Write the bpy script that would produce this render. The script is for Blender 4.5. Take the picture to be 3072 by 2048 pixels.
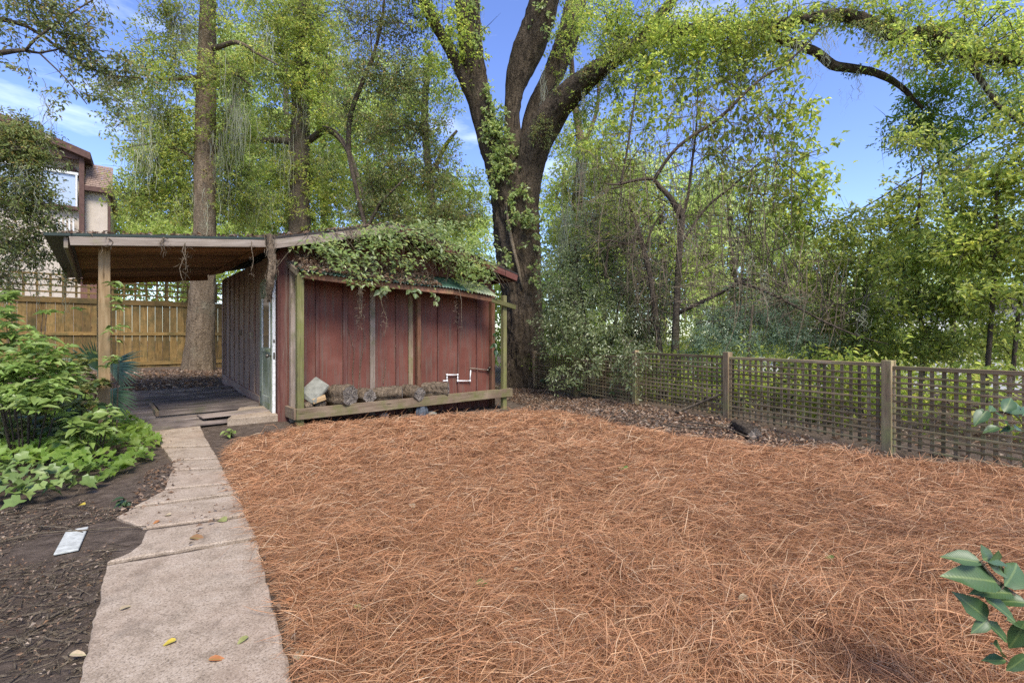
import bpy, math, random
import numpy as np
from mathutils import Vector, Matrix, Quaternion

for o in list(bpy.data.objects):
    bpy.data.objects.remove(o)
SC = bpy.context.scene
COL = SC.collection
random.seed(7)
RNG = np.random.default_rng(11)

# ------------------------------------------------------------------ camera, world, sun, exposure
CAM_H = 1.25
cam_d = bpy.data.cameras.new('camera')
cam = bpy.data.objects.new('camera', cam_d)
COL.objects.link(cam)
cam.location = (0, 0, CAM_H)
cam.rotation_euler = (math.radians(90), 0, 0)
cam_d.sensor_width = 36.0
cam_d.lens = 36.0 * 1400 / 3072
cam_d.shift_y = -12 / 3072
cam_d.clip_start = 0.05
cam_d.clip_end = 600
SC.camera = cam

SUN_EL, SUN_AZ = 52.0, 158.0          # azimuth from +Y clockwise: behind the camera, to its right
W = bpy.data.worlds.new('World')
SC.world = W
W.use_nodes = True
wn, wl = W.node_tree.nodes, W.node_tree.links
wn.clear()
w_out = wn.new('ShaderNodeOutputWorld')
w_bg = wn.new('ShaderNodeBackground')
sky = wn.new('ShaderNodeTexSky')
sky.sky_type = 'NISHITA'
sky.sun_disc = False
sky.sun_elevation = math.radians(SUN_EL)
sky.sun_rotation = math.radians(SUN_AZ)
sky.air_density = 1.0
sky.dust_density = 0.6
sky.ozone_density = 3.0
# thin cirrus streaks mixed into the sky
w_tc = wn.new('ShaderNodeTexCoord')
w_mp = wn.new('ShaderNodeMapping')
w_mp.inputs['Scale'].default_value = (2.0, 1.2, 7.0)
w_mp.inputs['Rotation'].default_value = (0.2, 0.25, 0.4)
w_nz = wn.new('ShaderNodeTexNoise')
w_nz.inputs['Scale'].default_value = 1.6
w_nz.inputs['Detail'].default_value = 7
w_nz.inputs['Roughness'].default_value = 0.6
w_rp = wn.new('ShaderNodeValToRGB')
w_rp.color_ramp.elements[0].position = 0.56
w_rp.color_ramp.elements[0].color = (0, 0, 0, 1)
w_rp.color_ramp.elements[1].position = 0.78
w_rp.color_ramp.elements[1].color = (0.4, 0.4, 0.4, 1)
w_mx = wn.new('ShaderNodeMix')
w_mx.data_type = 'RGBA'
w_mx.inputs['B'].default_value = (8.0, 8.6, 9.6, 1)
w_hs = wn.new('ShaderNodeHueSaturation')
w_hs.inputs['Saturation'].default_value = 1.12
w_hs.inputs['Hue'].default_value = 0.518
w_hs.inputs['Value'].default_value = 1.08
wl.new(w_tc.outputs['Generated'], w_mp.inputs['Vector'])
wl.new(w_mp.outputs['Vector'], w_nz.inputs['Vector'])
wl.new(w_nz.outputs['Fac'], w_rp.inputs['Fac'])
wl.new(w_rp.outputs['Color'], w_mx.inputs['Factor'])
wl.new(sky.outputs['Color'], w_hs.inputs['Color'])
wl.new(w_hs.outputs['Color'], w_mx.inputs['A'])
wl.new(w_mx.outputs['Result'], w_bg.inputs['Color'])
w_bg.inputs['Strength'].default_value = 0.15
wl.new(w_bg.outputs['Background'], w_out.inputs['Surface'])

sun_d = bpy.data.lights.new('sun', 'SUN')
sun_d.energy = 2.9
sun_d.angle = math.radians(22)
sun_d.color = (1.0, 0.94, 0.84)
sun = bpy.data.objects.new('sun', sun_d)
COL.objects.link(sun)
_az, _el = math.radians(SUN_AZ), math.radians(SUN_EL)
sdir = Vector((math.sin(_az) * math.cos(_el), math.cos(_az) * math.cos(_el), math.sin(_el)))
sun.rotation_euler = sdir.to_track_quat('Z', 'Y').to_euler()
sun.location = sdir * 40

SC.view_settings.view_transform = 'Standard'
SC.view_settings.look = 'None'
SC.view_settings.exposure = 1.0
SC.view_settings.gamma = 1.0
SC.view_settings.use_curve_mapping = False
SC.render.engine = 'CYCLES'
SC.cycles.use_denoising = False
SC.cycles.max_bounces = 6
SC.cycles.diffuse_bounces = 4
SC.cycles.glossy_bounces = 2
SC.cycles.transmission_bounces = 5
SC.cycles.transparent_max_bounces = 8

# ------------------------------------------------------------------ measuring helpers (survey of the place)
FD = 1400 / 3072 * 2352
def at(x, y, Y):                       # point seen at (x, y) of a 2352 px wide print, Y metres away
    return np.array([(x - 1176) / FD * Y, Y, CAM_H + (775 - y) / FD * Y])
def G(x, y, z=0.0):                    # point of level z seen at (x, y)
    Y = (CAM_H - z) * FD / (y - 775)
    return np.array([(x - 1176) / FD * Y, Y, z])
def GS(x, y, z=0.0):                   # the same, measured on the 3072 px print
    return G(x * 2352 / 3072, 775 + (y - 1012) * 2352 / 3072, z)
A_ = math.radians(41.5)
U3 = np.array([math.cos(A_), math.sin(A_), 0.0])      # along the shed front, to the right
N3 = np.array([-math.sin(A_), math.cos(A_), 0.0])     # into the shed
O3 = np.array([-2.98, 6.48, 0.0])
Z3 = np.array([0.0, 0.0, 1.0])
def S(s, t, z):
    return O3 + U3 * s + N3 * t + Z3 * z
def on_t(x, y, t):                     # s, z of the point at (x, y) (3072 px print) on the plane t
    r = np.array([(x - 1536) / 1400, 1.0, (1012 - y) / 1400])
    k = (t + O3 @ N3) / (r @ N3)
    p = np.array([0, 0, CAM_H]) + r * k
    d = p - O3
    return float(d @ U3), float(p[2])
def zg(x, y):                          # the yard rises a little behind the shed's left, falls to its right
    x = np.asarray(x, float); y = np.asarray(y, float)
    dx, dy = x - O3[0], y - O3[1]
    s = dx * U3[0] + dy * U3[1]; t = dx * N3[0] + dy * N3[1]
    up = 0.065 * np.clip(t + 0.1, 0, 4.7) * np.clip((3.5 - s) / 3.5, 0, 1)
    dn = -0.035 * np.clip(s, 0, 4.0) * np.clip((t + 2.0) / 2.0, 0, 1) * np.clip((9 - t) / 4, 0, 1)
    return up + dn

# ------------------------------------------------------------------ object helpers
def tag(o, label=None, cat=None, group=None, kind=None):
    if label: o['label'] = label
    if cat: o['category'] = cat
    if group: o['group'] = group
    if kind: o['kind'] = kind
    return o
def link(o, parent=None):
    COL.objects.link(o)
    if parent is not None:
        o.parent = parent
        o.matrix_parent_inverse = parent.matrix_basis.inverted()
    return o
def thing(name, loc, label, cat, group=None):
    o = bpy.data.objects.new(name, None)
    o.empty_display_size = 0.2
    o.location = Vector([float(v) for v in loc])
    COL.objects.link(o)
    return tag(o, label, cat, group)
def np_mesh(name, V, Fc, mat=None, smooth=False):
    V = np.asarray(V, np.float32).reshape(-1, 3); Fc = np.asarray(Fc, np.int32)
    m = bpy.data.meshes.new(name)
    m.vertices.add(len(V)); m.vertices.foreach_set('co', V.ravel())
    n, k = Fc.shape
    m.loops.add(n * k); m.loops.foreach_set('vertex_index', Fc.ravel())
    m.polygons.add(n)
    m.polygons.foreach_set('loop_start', np.arange(0, n * k, k, dtype=np.int32))
    try: m.polygons.foreach_set('loop_total', np.full(n, k, np.int32))
    except Exception: pass
    m.polygons.foreach_set('use_smooth', np.full(n, smooth))
    m.update(calc_edges=True)
    if mat: m.materials.append(mat)
    return m
def np_obj(name, V, Fc, mat, parent=None, smooth=False):
    return link(bpy.data.objects.new(name, np_mesh(name, V, Fc, mat, smooth)), parent)
class MB:
    def __init__(self): self.v = []; self.f = []
    def add(self, V, Fs):
        b = len(self.v)
        self.v.extend([tuple(map(float, p)) for p in V])
        self.f.extend([tuple(i + b for i in f) for f in Fs])
        return self
    def obj(self, name, mat, parent=None, smooth=False):
        m = bpy.data.meshes.new(name)
        m.from_pydata(self.v, [], self.f)
        if smooth: m.polygons.foreach_set('use_smooth', [True] * len(m.polygons))
        m.update()
        if mat: m.materials.append(mat)
        return link(bpy.data.objects.new(name, m), parent)
def cbox(L, w, t, c=0.003):
    c = min(c, L * .3, w * .3, t * .3)
    a = (L / 2, w / 2, t / 2); V = []; idx = {}
    for sx in (-1, 1):
        for sy in (-1, 1):
            for sz in (-1, 1):
                for ax in range(3):
                    p = [sx * a[0], sy * a[1], sz * a[2]]
                    for j in range(3):
                        if j != ax: p[j] -= c * (sx, sy, sz)[j]
                    idx[(sx, sy, sz, ax)] = len(V); V.append(p)
    Fs = []
    for ax in range(3):
        o1, o2 = [j for j in range(3) if j != ax]
        for s in (-1, 1):
            q = []
            for (p, r) in ((-1, -1), (1, -1), (1, 1), (-1, 1)):
                k = [0, 0, 0]; k[ax] = s; k[o1] = p; k[o2] = r
                q.append(idx[(*k, ax)])
            flip = (s == 1) != (ax != 1)
            Fs.append(q[::-1] if flip else q)
        for p in (-1, 1):
            for r in (-1, 1):
                k0 = [0, 0, 0]; k1 = [0, 0, 0]
                k0[ax] = -1; k1[ax] = 1
                for k in (k0, k1): k[o1] = p; k[o2] = r
                Fs.append([idx[(*k0, o1)], idx[(*k1, o1)], idx[(*k1, o2)], idx[(*k0, o2)]])
    for sx in (-1, 1):
        for sy in (-1, 1):
            for sz in (-1, 1):
                Fs.append([idx[(sx, sy, sz, 0)], idx[(sx, sy, sz, 1)], idx[(sx, sy, sz, 2)]])
    return V, Fs
_box_cache = {}
def board(name, p0, p1, w, t, nrm, mat, parent=None, label=None, c=0.003):
    """a plank from p0 to p1 along its centre line, w wide, t thick in the direction nrm"""
    p0 = Vector([float(v) for v in p0]); p1 = Vector([float(v) for v in p1])
    L = (p1 - p0).length
    key = (round(L, 3), round(w, 4), round(t, 4), mat.name)
    if key not in _box_cache:
        V, Fs = cbox(L, w, t, c)
        m = bpy.data.meshes.new(name); m.from_pydata(V, [], Fs); m.update(); m.materials.append(mat)
        _box_cache[key] = m
    X = (p1 - p0).normalized(); Zv = Vector([float(v) for v in nrm])
    Zv = (Zv - X * Zv.dot(X)).normalized(); Yv = Zv.cross(X)
    M = Matrix((X, Yv, Zv)).transposed().to_4x4(); M.translation = (p0 + p1) / 2
    o = bpy.data.objects.new(name, _box_cache[key]); o.matrix_basis = M
    link(o, parent)
    if label: o['label'] = label
    return o
def smooth_path(P, R, step):
    P = np.asarray(P, float); R = np.asarray(R, float)
    if len(P) == 2: P = np.array([P[0], (P[0] + P[1]) / 2, P[1]]); R = np.array([R[0], (R[0] + R[1]) / 2, R[1]])
    Q = np.vstack([2 * P[0] - P[1], P, 2 * P[-1] - P[-2]])
    out, ro = [], []
    for i in range(len(P) - 1):
        a, b, c, d = Q[i:i + 4]
        n = max(2, int(np.linalg.norm(c - b) / step))
        for k in range(n):
            u = k / n
            out.append(.5 * (2 * b + (c - a) * u + (2 * a - 5 * b + 4 * c - d) * u * u + (3 * b - a - 3 * c + d) * u ** 3))
            ro.append(R[i] + (R[i + 1] - R[i]) * u)
    out.append(P[-1]); ro.append(R[-1])
    return np.array(out), np.array(ro)
def tube(P, R, sides=8, step=None, rough=0.0, ridges=0, cap=True, seed=0, flare=None, nz=.6):
    rg = np.random.default_rng(seed)
    if step: P, R = smooth_path(P, R, step)
    P = np.asarray(P, float); R = np.asarray(R, float); n = len(P)
    T = np.gradient(P, axis=0); T /= np.linalg.norm(T, axis=1)[:, None] + 1e-9
    ref = np.array([0.31, 0.9, 0.1]) if abs(T[0] @ np.array([0.31, 0.9, 0.1])) < .9 else np.array([1.0, 0, 0])
    X = []; x = ref
    for i in range(n):
        x = x - T[i] * (x @ T[i]); x = x / np.linalg.norm(x); X.append(x)
    X = np.array(X); Yv = np.cross(T, X)
    th = np.linspace(0, 2 * np.pi, sides, endpoint=False)
    d = np.concatenate([[0], np.cumsum(np.linalg.norm(np.diff(P, axis=0), axis=1))])
    rad = R[:, None] * np.ones((1, sides))
    if ridges:
        rd = np.zeros((n, sides))
        for k in range(5):
            f = max(2, int(ridges * (0.5 + .3 * k))); ph = rg.uniform(0, 6.28)
            wob = 1.2 * np.sin(d * rg.uniform(.6, 2.2) + rg.uniform(0, 6)) + .7 * np.sin(d * rg.uniform(3, 6) + rg.uniform(0, 6))
            rd += np.abs(np.sin(f / 2 * th[None, :] + ph + wob[:, None])) / (k + 1.5)
        rad = rad * (1 + rough * (rd - rd.mean()) * 1.2)
    if rough: rad = rad * (1 + rough * nz * rg.normal(0, 1, rad.shape))
    if flare is not None:
        fl, h = flare
        lob = 1 + .55 * np.cos(5 * th + 1.1) + .3 * np.cos(3 * th)
        rad = rad * (1 + fl * np.exp(-d / h)[:, None] * lob[None, :])
    V = P[:, None, :] + rad[:, :, None] * (np.cos(th)[None, :, None] * X[:, None, :] + np.sin(th)[None, :, None] * Yv[:, None, :])
    V = V.reshape(-1, 3)
    Fs = []
    for i in range(n - 1):
        for j in range(sides):
            a, b = i * sides + j, i * sides + (j + 1) % sides
            Fs.append((a, b, b + sides, a + sides))
    if cap:
        Fs.append(tuple(range(sides))[::-1]); Fs.append(tuple(range((n - 1) * sides, n * sides)))
    return V, Fs
def ribbons(P0, D, L, Wd, curl, n_seg, rg, up=None):
    """N thin curved strips: returns V, quads"""
    N = len(P0)
    D = D / np.linalg.norm(D, axis=1)[:, None]
    B = rg.normal(0, 1, (N, 3)); B -= D * (B * D).sum(1)[:, None]; B /= np.linalg.norm(B, axis=1)[:, None]
    if up is not None:
        B = B * (1 - up) + np.array([0, 0, 1.0]) * up
        B -= D * (B * D).sum(1)[:, None]; B /= np.linalg.norm(B, axis=1)[:, None] + 1e-9
    C = np.cross(D, B)
    u = np.linspace(-.5, .5, n_seg + 1)
    pts = P0[:, None] + D[:, None] * (u[None, :, None] * L[:, None, None]) \
        + B[:, None] * ((.25 - u ** 2)[None, :, None] * (curl * L)[:, None, None]) 
    roll = rg.uniform(0, np.pi, N)
    Wv = (C * np.cos(roll)[:, None] + B * np.sin(roll)[:, None])
    tp = (1 - 0.75 * (np.abs(u) * 2) ** 3)
    off = Wv[:, None] * (tp[None, :, None] * Wd[:, None, None] * .5)
    V = np.stack([pts - off, pts + off], axis=2).reshape(-1, 3)
    k = np.arange(n_seg)
    q = np.stack([2 * k, 2 * k + 1, 2 * k + 3, 2 * k + 2], axis=1)
    Fq = (np.arange(N)[:, None, None] * (2 * (n_seg + 1)) + q[None]).reshape(-1, 4)
    return V, Fq
def leaf_tris(P, D, Nn, L, wr, fold=0.18, droop=0.12):
    """N folded ovate leaves of six vertices each; returns V, tris (4 per leaf)"""
    N = len(P)
    D = D / (np.linalg.norm(D, axis=1)[:, None] + 1e-9)
    Nn = Nn - D * (Nn * D).sum(1)[:, None]; Nn /= np.linalg.norm(Nn, axis=1)[:, None] + 1e-9
    Sd = np.cross(D, Nn)
    L = np.asarray(L)[:, None]; w = L * wr * .5
    base = P; tip = P + D * L - Nn * L * droop
    m = P + D * L * .45
    l1 = m + Sd * w + Nn * L * fold * .5; r1 = m - Sd * w + Nn * L * fold * .5
    V = np.stack([base, r1, tip, l1], axis=1).reshape(-1, 3)
    b = np.arange(N)[:, None] * 4
    Fc = np.concatenate([b + np.array([[0, 1, 2]]), b + np.array([[0, 2, 3]])], axis=1).reshape(-1, 3)
    return V, Fc
def unit(v): return v / (np.linalg.norm(v, axis=-1, keepdims=True) + 1e-9)

# ------------------------------------------------------------------ materials
def mat_new(name):
    m = bpy.data.materials.new(name); m.use_nodes = True
    nt = m.node_tree; nt.nodes.clear()
    out = nt.nodes.new('ShaderNodeOutputMaterial')
    return m, nt, out
def nd(nt, kind, **kw):
    n = nt.nodes.new(kind)
    for k, v in kw.items():
        if k.startswith('_'): setattr(n, k[1:], v)
        else: n.inputs[k.replace('_', ' ')].default_value = v
    return n
def ramp(nt, src, stops):
    r = nt.nodes.new('ShaderNodeValToRGB')
    e = r.color_ramp.elements
    while len(e) < len(stops): e.new(0.5)
    while len(e) > max(1, len(stops)): e.remove(e[len(e) - 1])
    for i, (p, c) in enumerate(stops):
        e[i].position = p; e[i].color = (*c, 1) if len(c) == 3 else c
    nt.links.new(src, r.inputs['Fac'])
    return r.outputs['Color']
def mixc(nt, fac, a, b, blend='MIX'):
    m = nt.nodes.new('ShaderNodeMix'); m.data_type = 'RGBA'; m.blend_type = blend
    for s, v in (('Factor', fac), ('A', a), ('B', b)):
        if isinstance(v, (int, float)): m.inputs[s].default_value = v
        elif isinstance(v, tuple): m.inputs[s].default_value = (*v, 1)
        else: nt.links.new(v, m.inputs[s])
    return m.outputs['Result']
def objvec(nt, scale, coord='Object', rnd=True):
    tc = nt.nodes.new('ShaderNodeTexCoord')
    mp = nd(nt, 'ShaderNodeMapping', Scale=scale)
    nt.links.new(tc.outputs[coord], mp.inputs['Vector'])
    if not rnd: return mp.outputs['Vector']
    oi = nt.nodes.new('ShaderNodeObjectInfo')
    ml = nd(nt, 'ShaderNodeMath', _operation='MULTIPLY'); ml.inputs[1].default_value = 57.0
    nt.links.new(oi.outputs['Random'], ml.inputs[0])
    ad = nd(nt, 'ShaderNodeVectorMath', _operation='ADD')
    nt.links.new(mp.outputs['Vector'], ad.inputs[0]); nt.links.new(ml.outputs[0], ad.inputs[1])
    return ad.outputs['Vector']
def noise(nt, vec, scale, detail=4, rough=.55, dist=0.0):
    n = nd(nt, 'ShaderNodeTexNoise', Scale=scale, Detail=detail, Roughness=rough, Distortion=dist)
    nt.links.new(vec, n.inputs['Vector'])
    return n.outputs['Fac']
def bump(nt, h, strength, dist=0.01):
    b = nd(nt, 'ShaderNodeBump', Strength=strength, Distance=dist)
    nt.links.new(h, b.inputs['Height'])
    return b.outputs['Normal']
def principled(nt, out, col, rough=.8, normal=None, spec=.3, metal=0.0):
    p = nd(nt, 'ShaderNodeBsdfPrincipled', Roughness=rough, Metallic=metal)
    p.inputs['Specular IOR Level'].default_value = spec
    if isinstance(col, tuple): p.inputs['Base Color'].default_value = (*col, 1)
    else: nt.links.new(col, p.inputs['Base Color'])
    if normal: nt.links.new(normal, p.inputs['Normal'])
    nt.links.new(p.outputs['BSDF'], out.inputs['Surface'])
    return p
def wood(name, dark, mid, light, moss=None, moss_amt=0.0, stain=None, grain=1.0, bumps=.5, vary=.35, knots=True):
    m, nt, out = mat_new(name)
    v = objvec(nt, (1.2, 14 * grain, 14 * grain))
    g = noise(nt, v, 2.2, 6, .65, .6)
    c = ramp(nt, g, [(.28, dark), (.5, mid), (.72, light)])
    v2 = objvec(nt, (1, 1, 1))
    big = noise(nt, v2, 1.7, 5, .6)
    c = mixc(nt, ramp(nt, big, [(.38, (0, 0, 0)), (.72, (.75, .75, .75))]), c, stain or tuple(x * .45 for x in mid))
    if knots:
        vk = objvec(nt, (2.2, 9, 9))
        vo = nd(nt, 'ShaderNodeTexVoronoi', Scale=1.0); nt.links.new(vk, vo.inputs['Vector'])
        c = mixc(nt, ramp(nt, vo.outputs['Distance'], [(.05, (.8, .8, .8)), (.14, (0, 0, 0))]), c, tuple(x * .35 for x in dark))
    if moss:
        mm = noise(nt, v2, 3.1, 7, .7)
        lo = .62 - .35 * moss_amt
        c = mixc(nt, ramp(nt, mm, [(lo, (0, 0, 0)), (lo + .22, (.85, .85, .85))]), c, moss)
    oi = nt.nodes.new('ShaderNodeObjectInfo')
    hv = nd(nt, 'ShaderNodeMapRange'); hv.inputs['To Min'].default_value = 1 - vary; hv.inputs['To Max'].default_value = 1 + vary
    nt.links.new(oi.outputs['Random'], hv.inputs['Value'])
    hs = nt.nodes.new('ShaderNodeHueSaturation')
    nt.links.new(hv.outputs[0], hs.inputs['Value']); nt.links.new(c, hs.inputs['Color'])
    principled(nt, out, hs.outputs['Color'], .85, bump(nt, g, bumps, .006), .2)
    return m
def leafmat(name, cols, trans=.35, rough=.45, spec=.4, vary=.3):
    """cols: list of linear colours that single leaves take at random"""
    m, nt, out = mat_new(name)
    ge = nt.nodes.new('ShaderNodeNewGeometry')
    st = [(i / max(1, len(cols) - 1), c) for i, c in enumerate(cols)]
    c = ramp(nt, ge.outputs['Random Per Island'], st)
    oi = nt.nodes.new('ShaderNodeObjectInfo')
    tc = nt.nodes.new('ShaderNodeTexCoord')
    big = noise(nt, tc.outputs['Object'], .55, 3, .5)
    hv = nd(nt, 'ShaderNodeMapRange'); hv.inputs['From Min'].default_value = .3; hv.inputs['From Max'].default_value = .7
    hv.inputs['To Min'].default_value = 1 - vary; hv.inputs['To Max'].default_value = 1 + vary
    nt.links.new(big, hv.inputs['Value'])
    hs = nt.nodes.new('ShaderNodeHueSaturation')
    nt.links.new(hv.outputs[0], hs.inputs['Value']); nt.links.new(c, hs.inputs['Color'])
    p = nd(nt, 'ShaderNodeBsdfPrincipled', Roughness=rough)
    p.inputs['Specular IOR Level'].default_value = spec
    nt.links.new(hs.outputs['Color'], p.inputs['Base Color'])
    t = nt.nodes.new('ShaderNodeBsdfTranslucent')
    tcx = nt.nodes.new('ShaderNodeHueSaturation'); tcx.inputs['Saturation'].default_value = 1.0; tcx.inputs['Value'].default_value = 2.3
    tcx.inputs['Hue'].default_value = .493
    nt.links.new(hs.outputs['Color'], tcx.inputs['Color']); nt.links.new(tcx.outputs['Color'], t.inputs['Color'])
    mx = nd(nt, 'ShaderNodeMixShader'); mx.inputs[0].default_value = trans
    nt.links.new(p.outputs[0], mx.inputs[1]); nt.links.new(t.outputs[0], mx.inputs[2])
    nt.links.new(mx.outputs[0], out.inputs['Surface'])
    return m
def bigleaf(name, cols, rough=.35, spec=.5, trans=.22):
    """leaves that are objects of their own: colour by object, pale midrib and veins from the leaf's own axes"""
    m, nt, out = mat_new(name)
    oi = nt.nodes.new('ShaderNodeObjectInfo')
    c = ramp(nt, oi.outputs['Random'], [(i / max(1, len(cols) - 1), k) for i, k in enumerate(cols)])
    tc = nt.nodes.new('ShaderNodeTexCoord'); sp = nt.nodes.new('ShaderNodeSeparateXYZ')
    nt.links.new(tc.outputs['Object'], sp.inputs[0])
    ab = nd(nt, 'ShaderNodeMath', _operation='ABSOLUTE'); nt.links.new(sp.outputs['Y'], ab.inputs[0])
    c = mixc(nt, ramp(nt, ab.outputs[0], [(.012, (.55, .55, .55)), (.03, (0, 0, 0))]), c, (.22, .28, .08))
    wv = nd(nt, 'ShaderNodeTexWave', Scale=5.0, Distortion=.3)
    cb = nd(nt, 'ShaderNodeCombineXYZ'); su = nd(nt, 'ShaderNodeMath', _operation='SUBTRACT')
    nt.links.new(sp.outputs['X'], su.inputs[0]); nt.links.new(ab.outputs[0], su.inputs[1]); nt.links.new(su.outputs[0], cb.inputs[0])
    nt.links.new(cb.outputs[0], wv.inputs['Vector'])
    nz = noise(nt, objvec(nt, (1, 1, 1)), 4, 4)
    c = mixc(nt, nz, c, mixc(nt, .5, c, (.02, .04, .01)))
    p = nd(nt, 'ShaderNodeBsdfPrincipled', Roughness=rough); p.inputs['Specular IOR Level'].default_value = spec
    nt.links.new(c, p.inputs['Base Color']); nt.links.new(bump(nt, wv.outputs['Fac'], .06, .02), p.inputs['Normal'])
    t = nt.nodes.new('ShaderNodeBsdfTranslucent'); nt.links.new(c, t.inputs['Color'])
    mx = nd(nt, 'ShaderNodeMixShader'); mx.inputs[0].default_value = trans
    nt.links.new(p.outputs[0], mx.inputs[1]); nt.links.new(t.outputs[0], mx.inputs[2]); nt.links.new(mx.outputs[0], out.inputs['Surface'])
    return m
def barkmat(name, dark, light, moss=(.06, .075, .015), moss_amt=.4, zscale=1.0):
    m, nt, out = mat_new(name)
    v = objvec(nt, (5, 5, 1.1 * zscale), rnd=False)
    g = noise(nt, v, 2.6, 8, .68, .9)
    v2 = objvec(nt, (1, 1, 1), rnd=False)
    f = noise(nt, v2, 22, 5, .7)
    c = ramp(nt, g, [(.3, dark), (.52, tuple((a + b) / 2 for a, b in zip(dark, light))), (.72, light)])
    c = mixc(nt, ramp(nt, f, [(.35, (.5, .5, .5)), (.6, (0, 0, 0))]), c, tuple(x * .5 for x in dark))
    mm = noise(nt, v2, 1.3, 6, .65)
    lo = .68 - .3 * moss_amt
    c = mixc(nt, ramp(nt, mm, [(lo, (0, 0, 0)), (lo + .2, (.8, .8, .8))]), c, moss)
    hsum = nd(nt, 'ShaderNodeMath', _operation='ADD'); nt.links.new(g, hsum.inputs[0]); nt.links.new(f, hsum.inputs[1])
    principled(nt, out, c, .9, bump(nt, hsum.outputs[0], 1.0, .06), .15)
    return m
def flat(name, col, rough=.7, spec=.3, metal=0.0, var=.25, scale=9, bmp=.15):
    m, nt, out = mat_new(name)
    v = objvec(nt, (1, 1, 1))
    n1 = noise(nt, v, scale, 6, .65)
    c = ramp(nt, n1, [(.3, tuple(x * (1 - var) for x in col)), (.7, tuple(min(1, x * (1 + var)) for x in col))])
    principled(nt, out, c, rough, bump(nt, n1, bmp, .01), spec, metal)
    return m

M_fence = wood('weathered_cedar', (.085, .046, .013), (.20, .122, .04), (.28, .18, .068), (.06, .055, .022), .45, (.085, .058, .025))
M_lattice = wood('old_lattice_wood', (.10, .068, .036), (.26, .18, .10), (.38, .29, .175), (.19, .19, .07), .45, (.13, .095, .055), vary=.45)
M_post = wood('lumber_post', (.22, .13, .055), (.42, .275, .14), (.52, .37, .21), (.16, .15, .06), .25, (.24, .19, .10))
M_fascia = wood('grey_fascia', (.13, .10, .075), (.265, .215, .17), (.35, .295, .24), (.22, .21, .10), .25, (.26, .21, .16), vary=.1)
M_ceil = wood('ceiling_boards', (.14, .062, .026), (.30, .145, .066), (.42, .22, .11), vary=.4)
M_green = wood('mossy_post', (.085, .072, .028), (.17, .155, .065), (.25, .225, .11), (.145, .155, .04), .45)
M_greyw = wood('grey_lumber', (.14, .11, .08), (.33, .26, .20), (.44, .36, .29), (.15, .15, .06), .3, (.14, .1, .07))
M_beam = wood('mossy_beam', (.10, .065, .04), (.25, .18, .12), (.34, .26, .17), (.145, .145, .048), .5, (.13, .085, .055), vary=.15)
M_lintel = wood('red_stained_lumber', (.12, .045, .022), (.26, .12, .065), (.34, .19, .12), (.16, .15, .06), .25, (.12, .07, .045))
M_deck = wood('charred_planks', (.05, .042, .036), (.20, .155, .125), (.36, .30, .245), (.09, .10, .04), .25, (.022, .02, .021), vary=.3)
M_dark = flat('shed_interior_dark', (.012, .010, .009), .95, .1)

def red_paint(name, base, worn, grey, wear):
    m, nt, out = mat_new(name)
    v = objvec(nt, (1, 1, 1)); vs = objvec(nt, (.9, 16, 16))
    g = noise(nt, vs, 1.5, 7, .7, .4); b = noise(nt, v, 2.1, 6, .6)
    c = ramp(nt, b, [(.3, tuple(x * .75 for x in base)), (.5, base), (.72, worn)])
    lo = .70 - .35 * wear
    c = mixc(nt, ramp(nt, g, [(lo, (0, 0, 0)), (lo + .14, (.85, .85, .85))]), c, grey)
    sp = noise(nt, v, 45, 3, .6)
    c = mixc(nt, ramp(nt, sp, [(.72, (0, 0, 0)), (.78, (.3, .3, .3))]), c, (.30, .23, .19))
    principled(nt, out, c, .75, bump(nt, g, .35, .004), .3)
    return m
M_red = red_paint('barn_red_paint', (.150, .050, .033), (.185, .080, .058), (.125, .085, .062), .6)
M_redbat = red_paint('barn_red_batten', (.12, .045, .033), (.165, .072, .052), (.15, .105, .08), .6)
M_brown = red_paint('weathered_brown_siding', (.21, .115, .083), (.28, .16, .12), (.24, .185, .14), .8)
M_trim = red_paint('red_trim', (.13, .046, .034), (.17, .075, .056), (.20, .15, .12), .4)

def doormat():
    m, nt, out = mat_new('flaking_green_white_door')
    v = objvec(nt, (1, 1, 1)); vs = objvec(nt, (1.0, 12, 12))
    g = noise(nt, vs, 2.0, 7, .7, .3); b = noise(nt, v, 3.0, 6, .6)
    c = ramp(nt, b, [(.3, (.12, .14, .09)), (.55, (.28, .30, .23)), (.75, (.42, .43, .37))])
    c = mixc(nt, ramp(nt, g, [(.5, (0, 0, 0)), (.62, (.8, .8, .8))]), c, (.14, .17, .06))
    principled(nt, out, c, .7, bump(nt, g, .4, .004), .3)
    return m
M_door = doormat()
M_white = flat('flaking_white_paint', (.62, .62, .60), .6, .3, var=.3, scale=30)
M_pvc = flat('white_pvc', (.72, .70, .66), .35, .5, var=.08)
M_metal = flat('tarnished_metal', (.16, .14, .11), .4, .5, .9)
M_brass = flat('dull_brass', (.32, .24, .10), .35, .5, .9)
M_roof = flat('roof_felt', (.045, .04, .036), .95, .1, var=.4, scale=25)
M_greenmetal = flat('dark_green_metal_roof', (.018, .03, .02), .5, .4)
def tinmat():
    m, nt, out = mat_new('green_corrugated_plastic')
    v = objvec(nt, (1, 1, 1)); n1 = noise(nt, v, 4, 7, .65)
    c = ramp(nt, n1, [(.3, (.13, .16, .08)), (.55, (.25, .28, .16)), (.75, (.36, .37, .25))])
    principled(nt, out, c, .55, None, .4)
    return m
M_tin = tinmat()
M_tindark = flat('dark_green_corrugated_plastic', (.035, .075, .05), .4, .5, var=.5, scale=6)
def glassmat():
    m, nt, out = mat_new('dusty_window_glass')
    principled(nt, out, (.05, .06, .065), .12, None, .8)
    return m
M_glass = glassmat()

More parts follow.
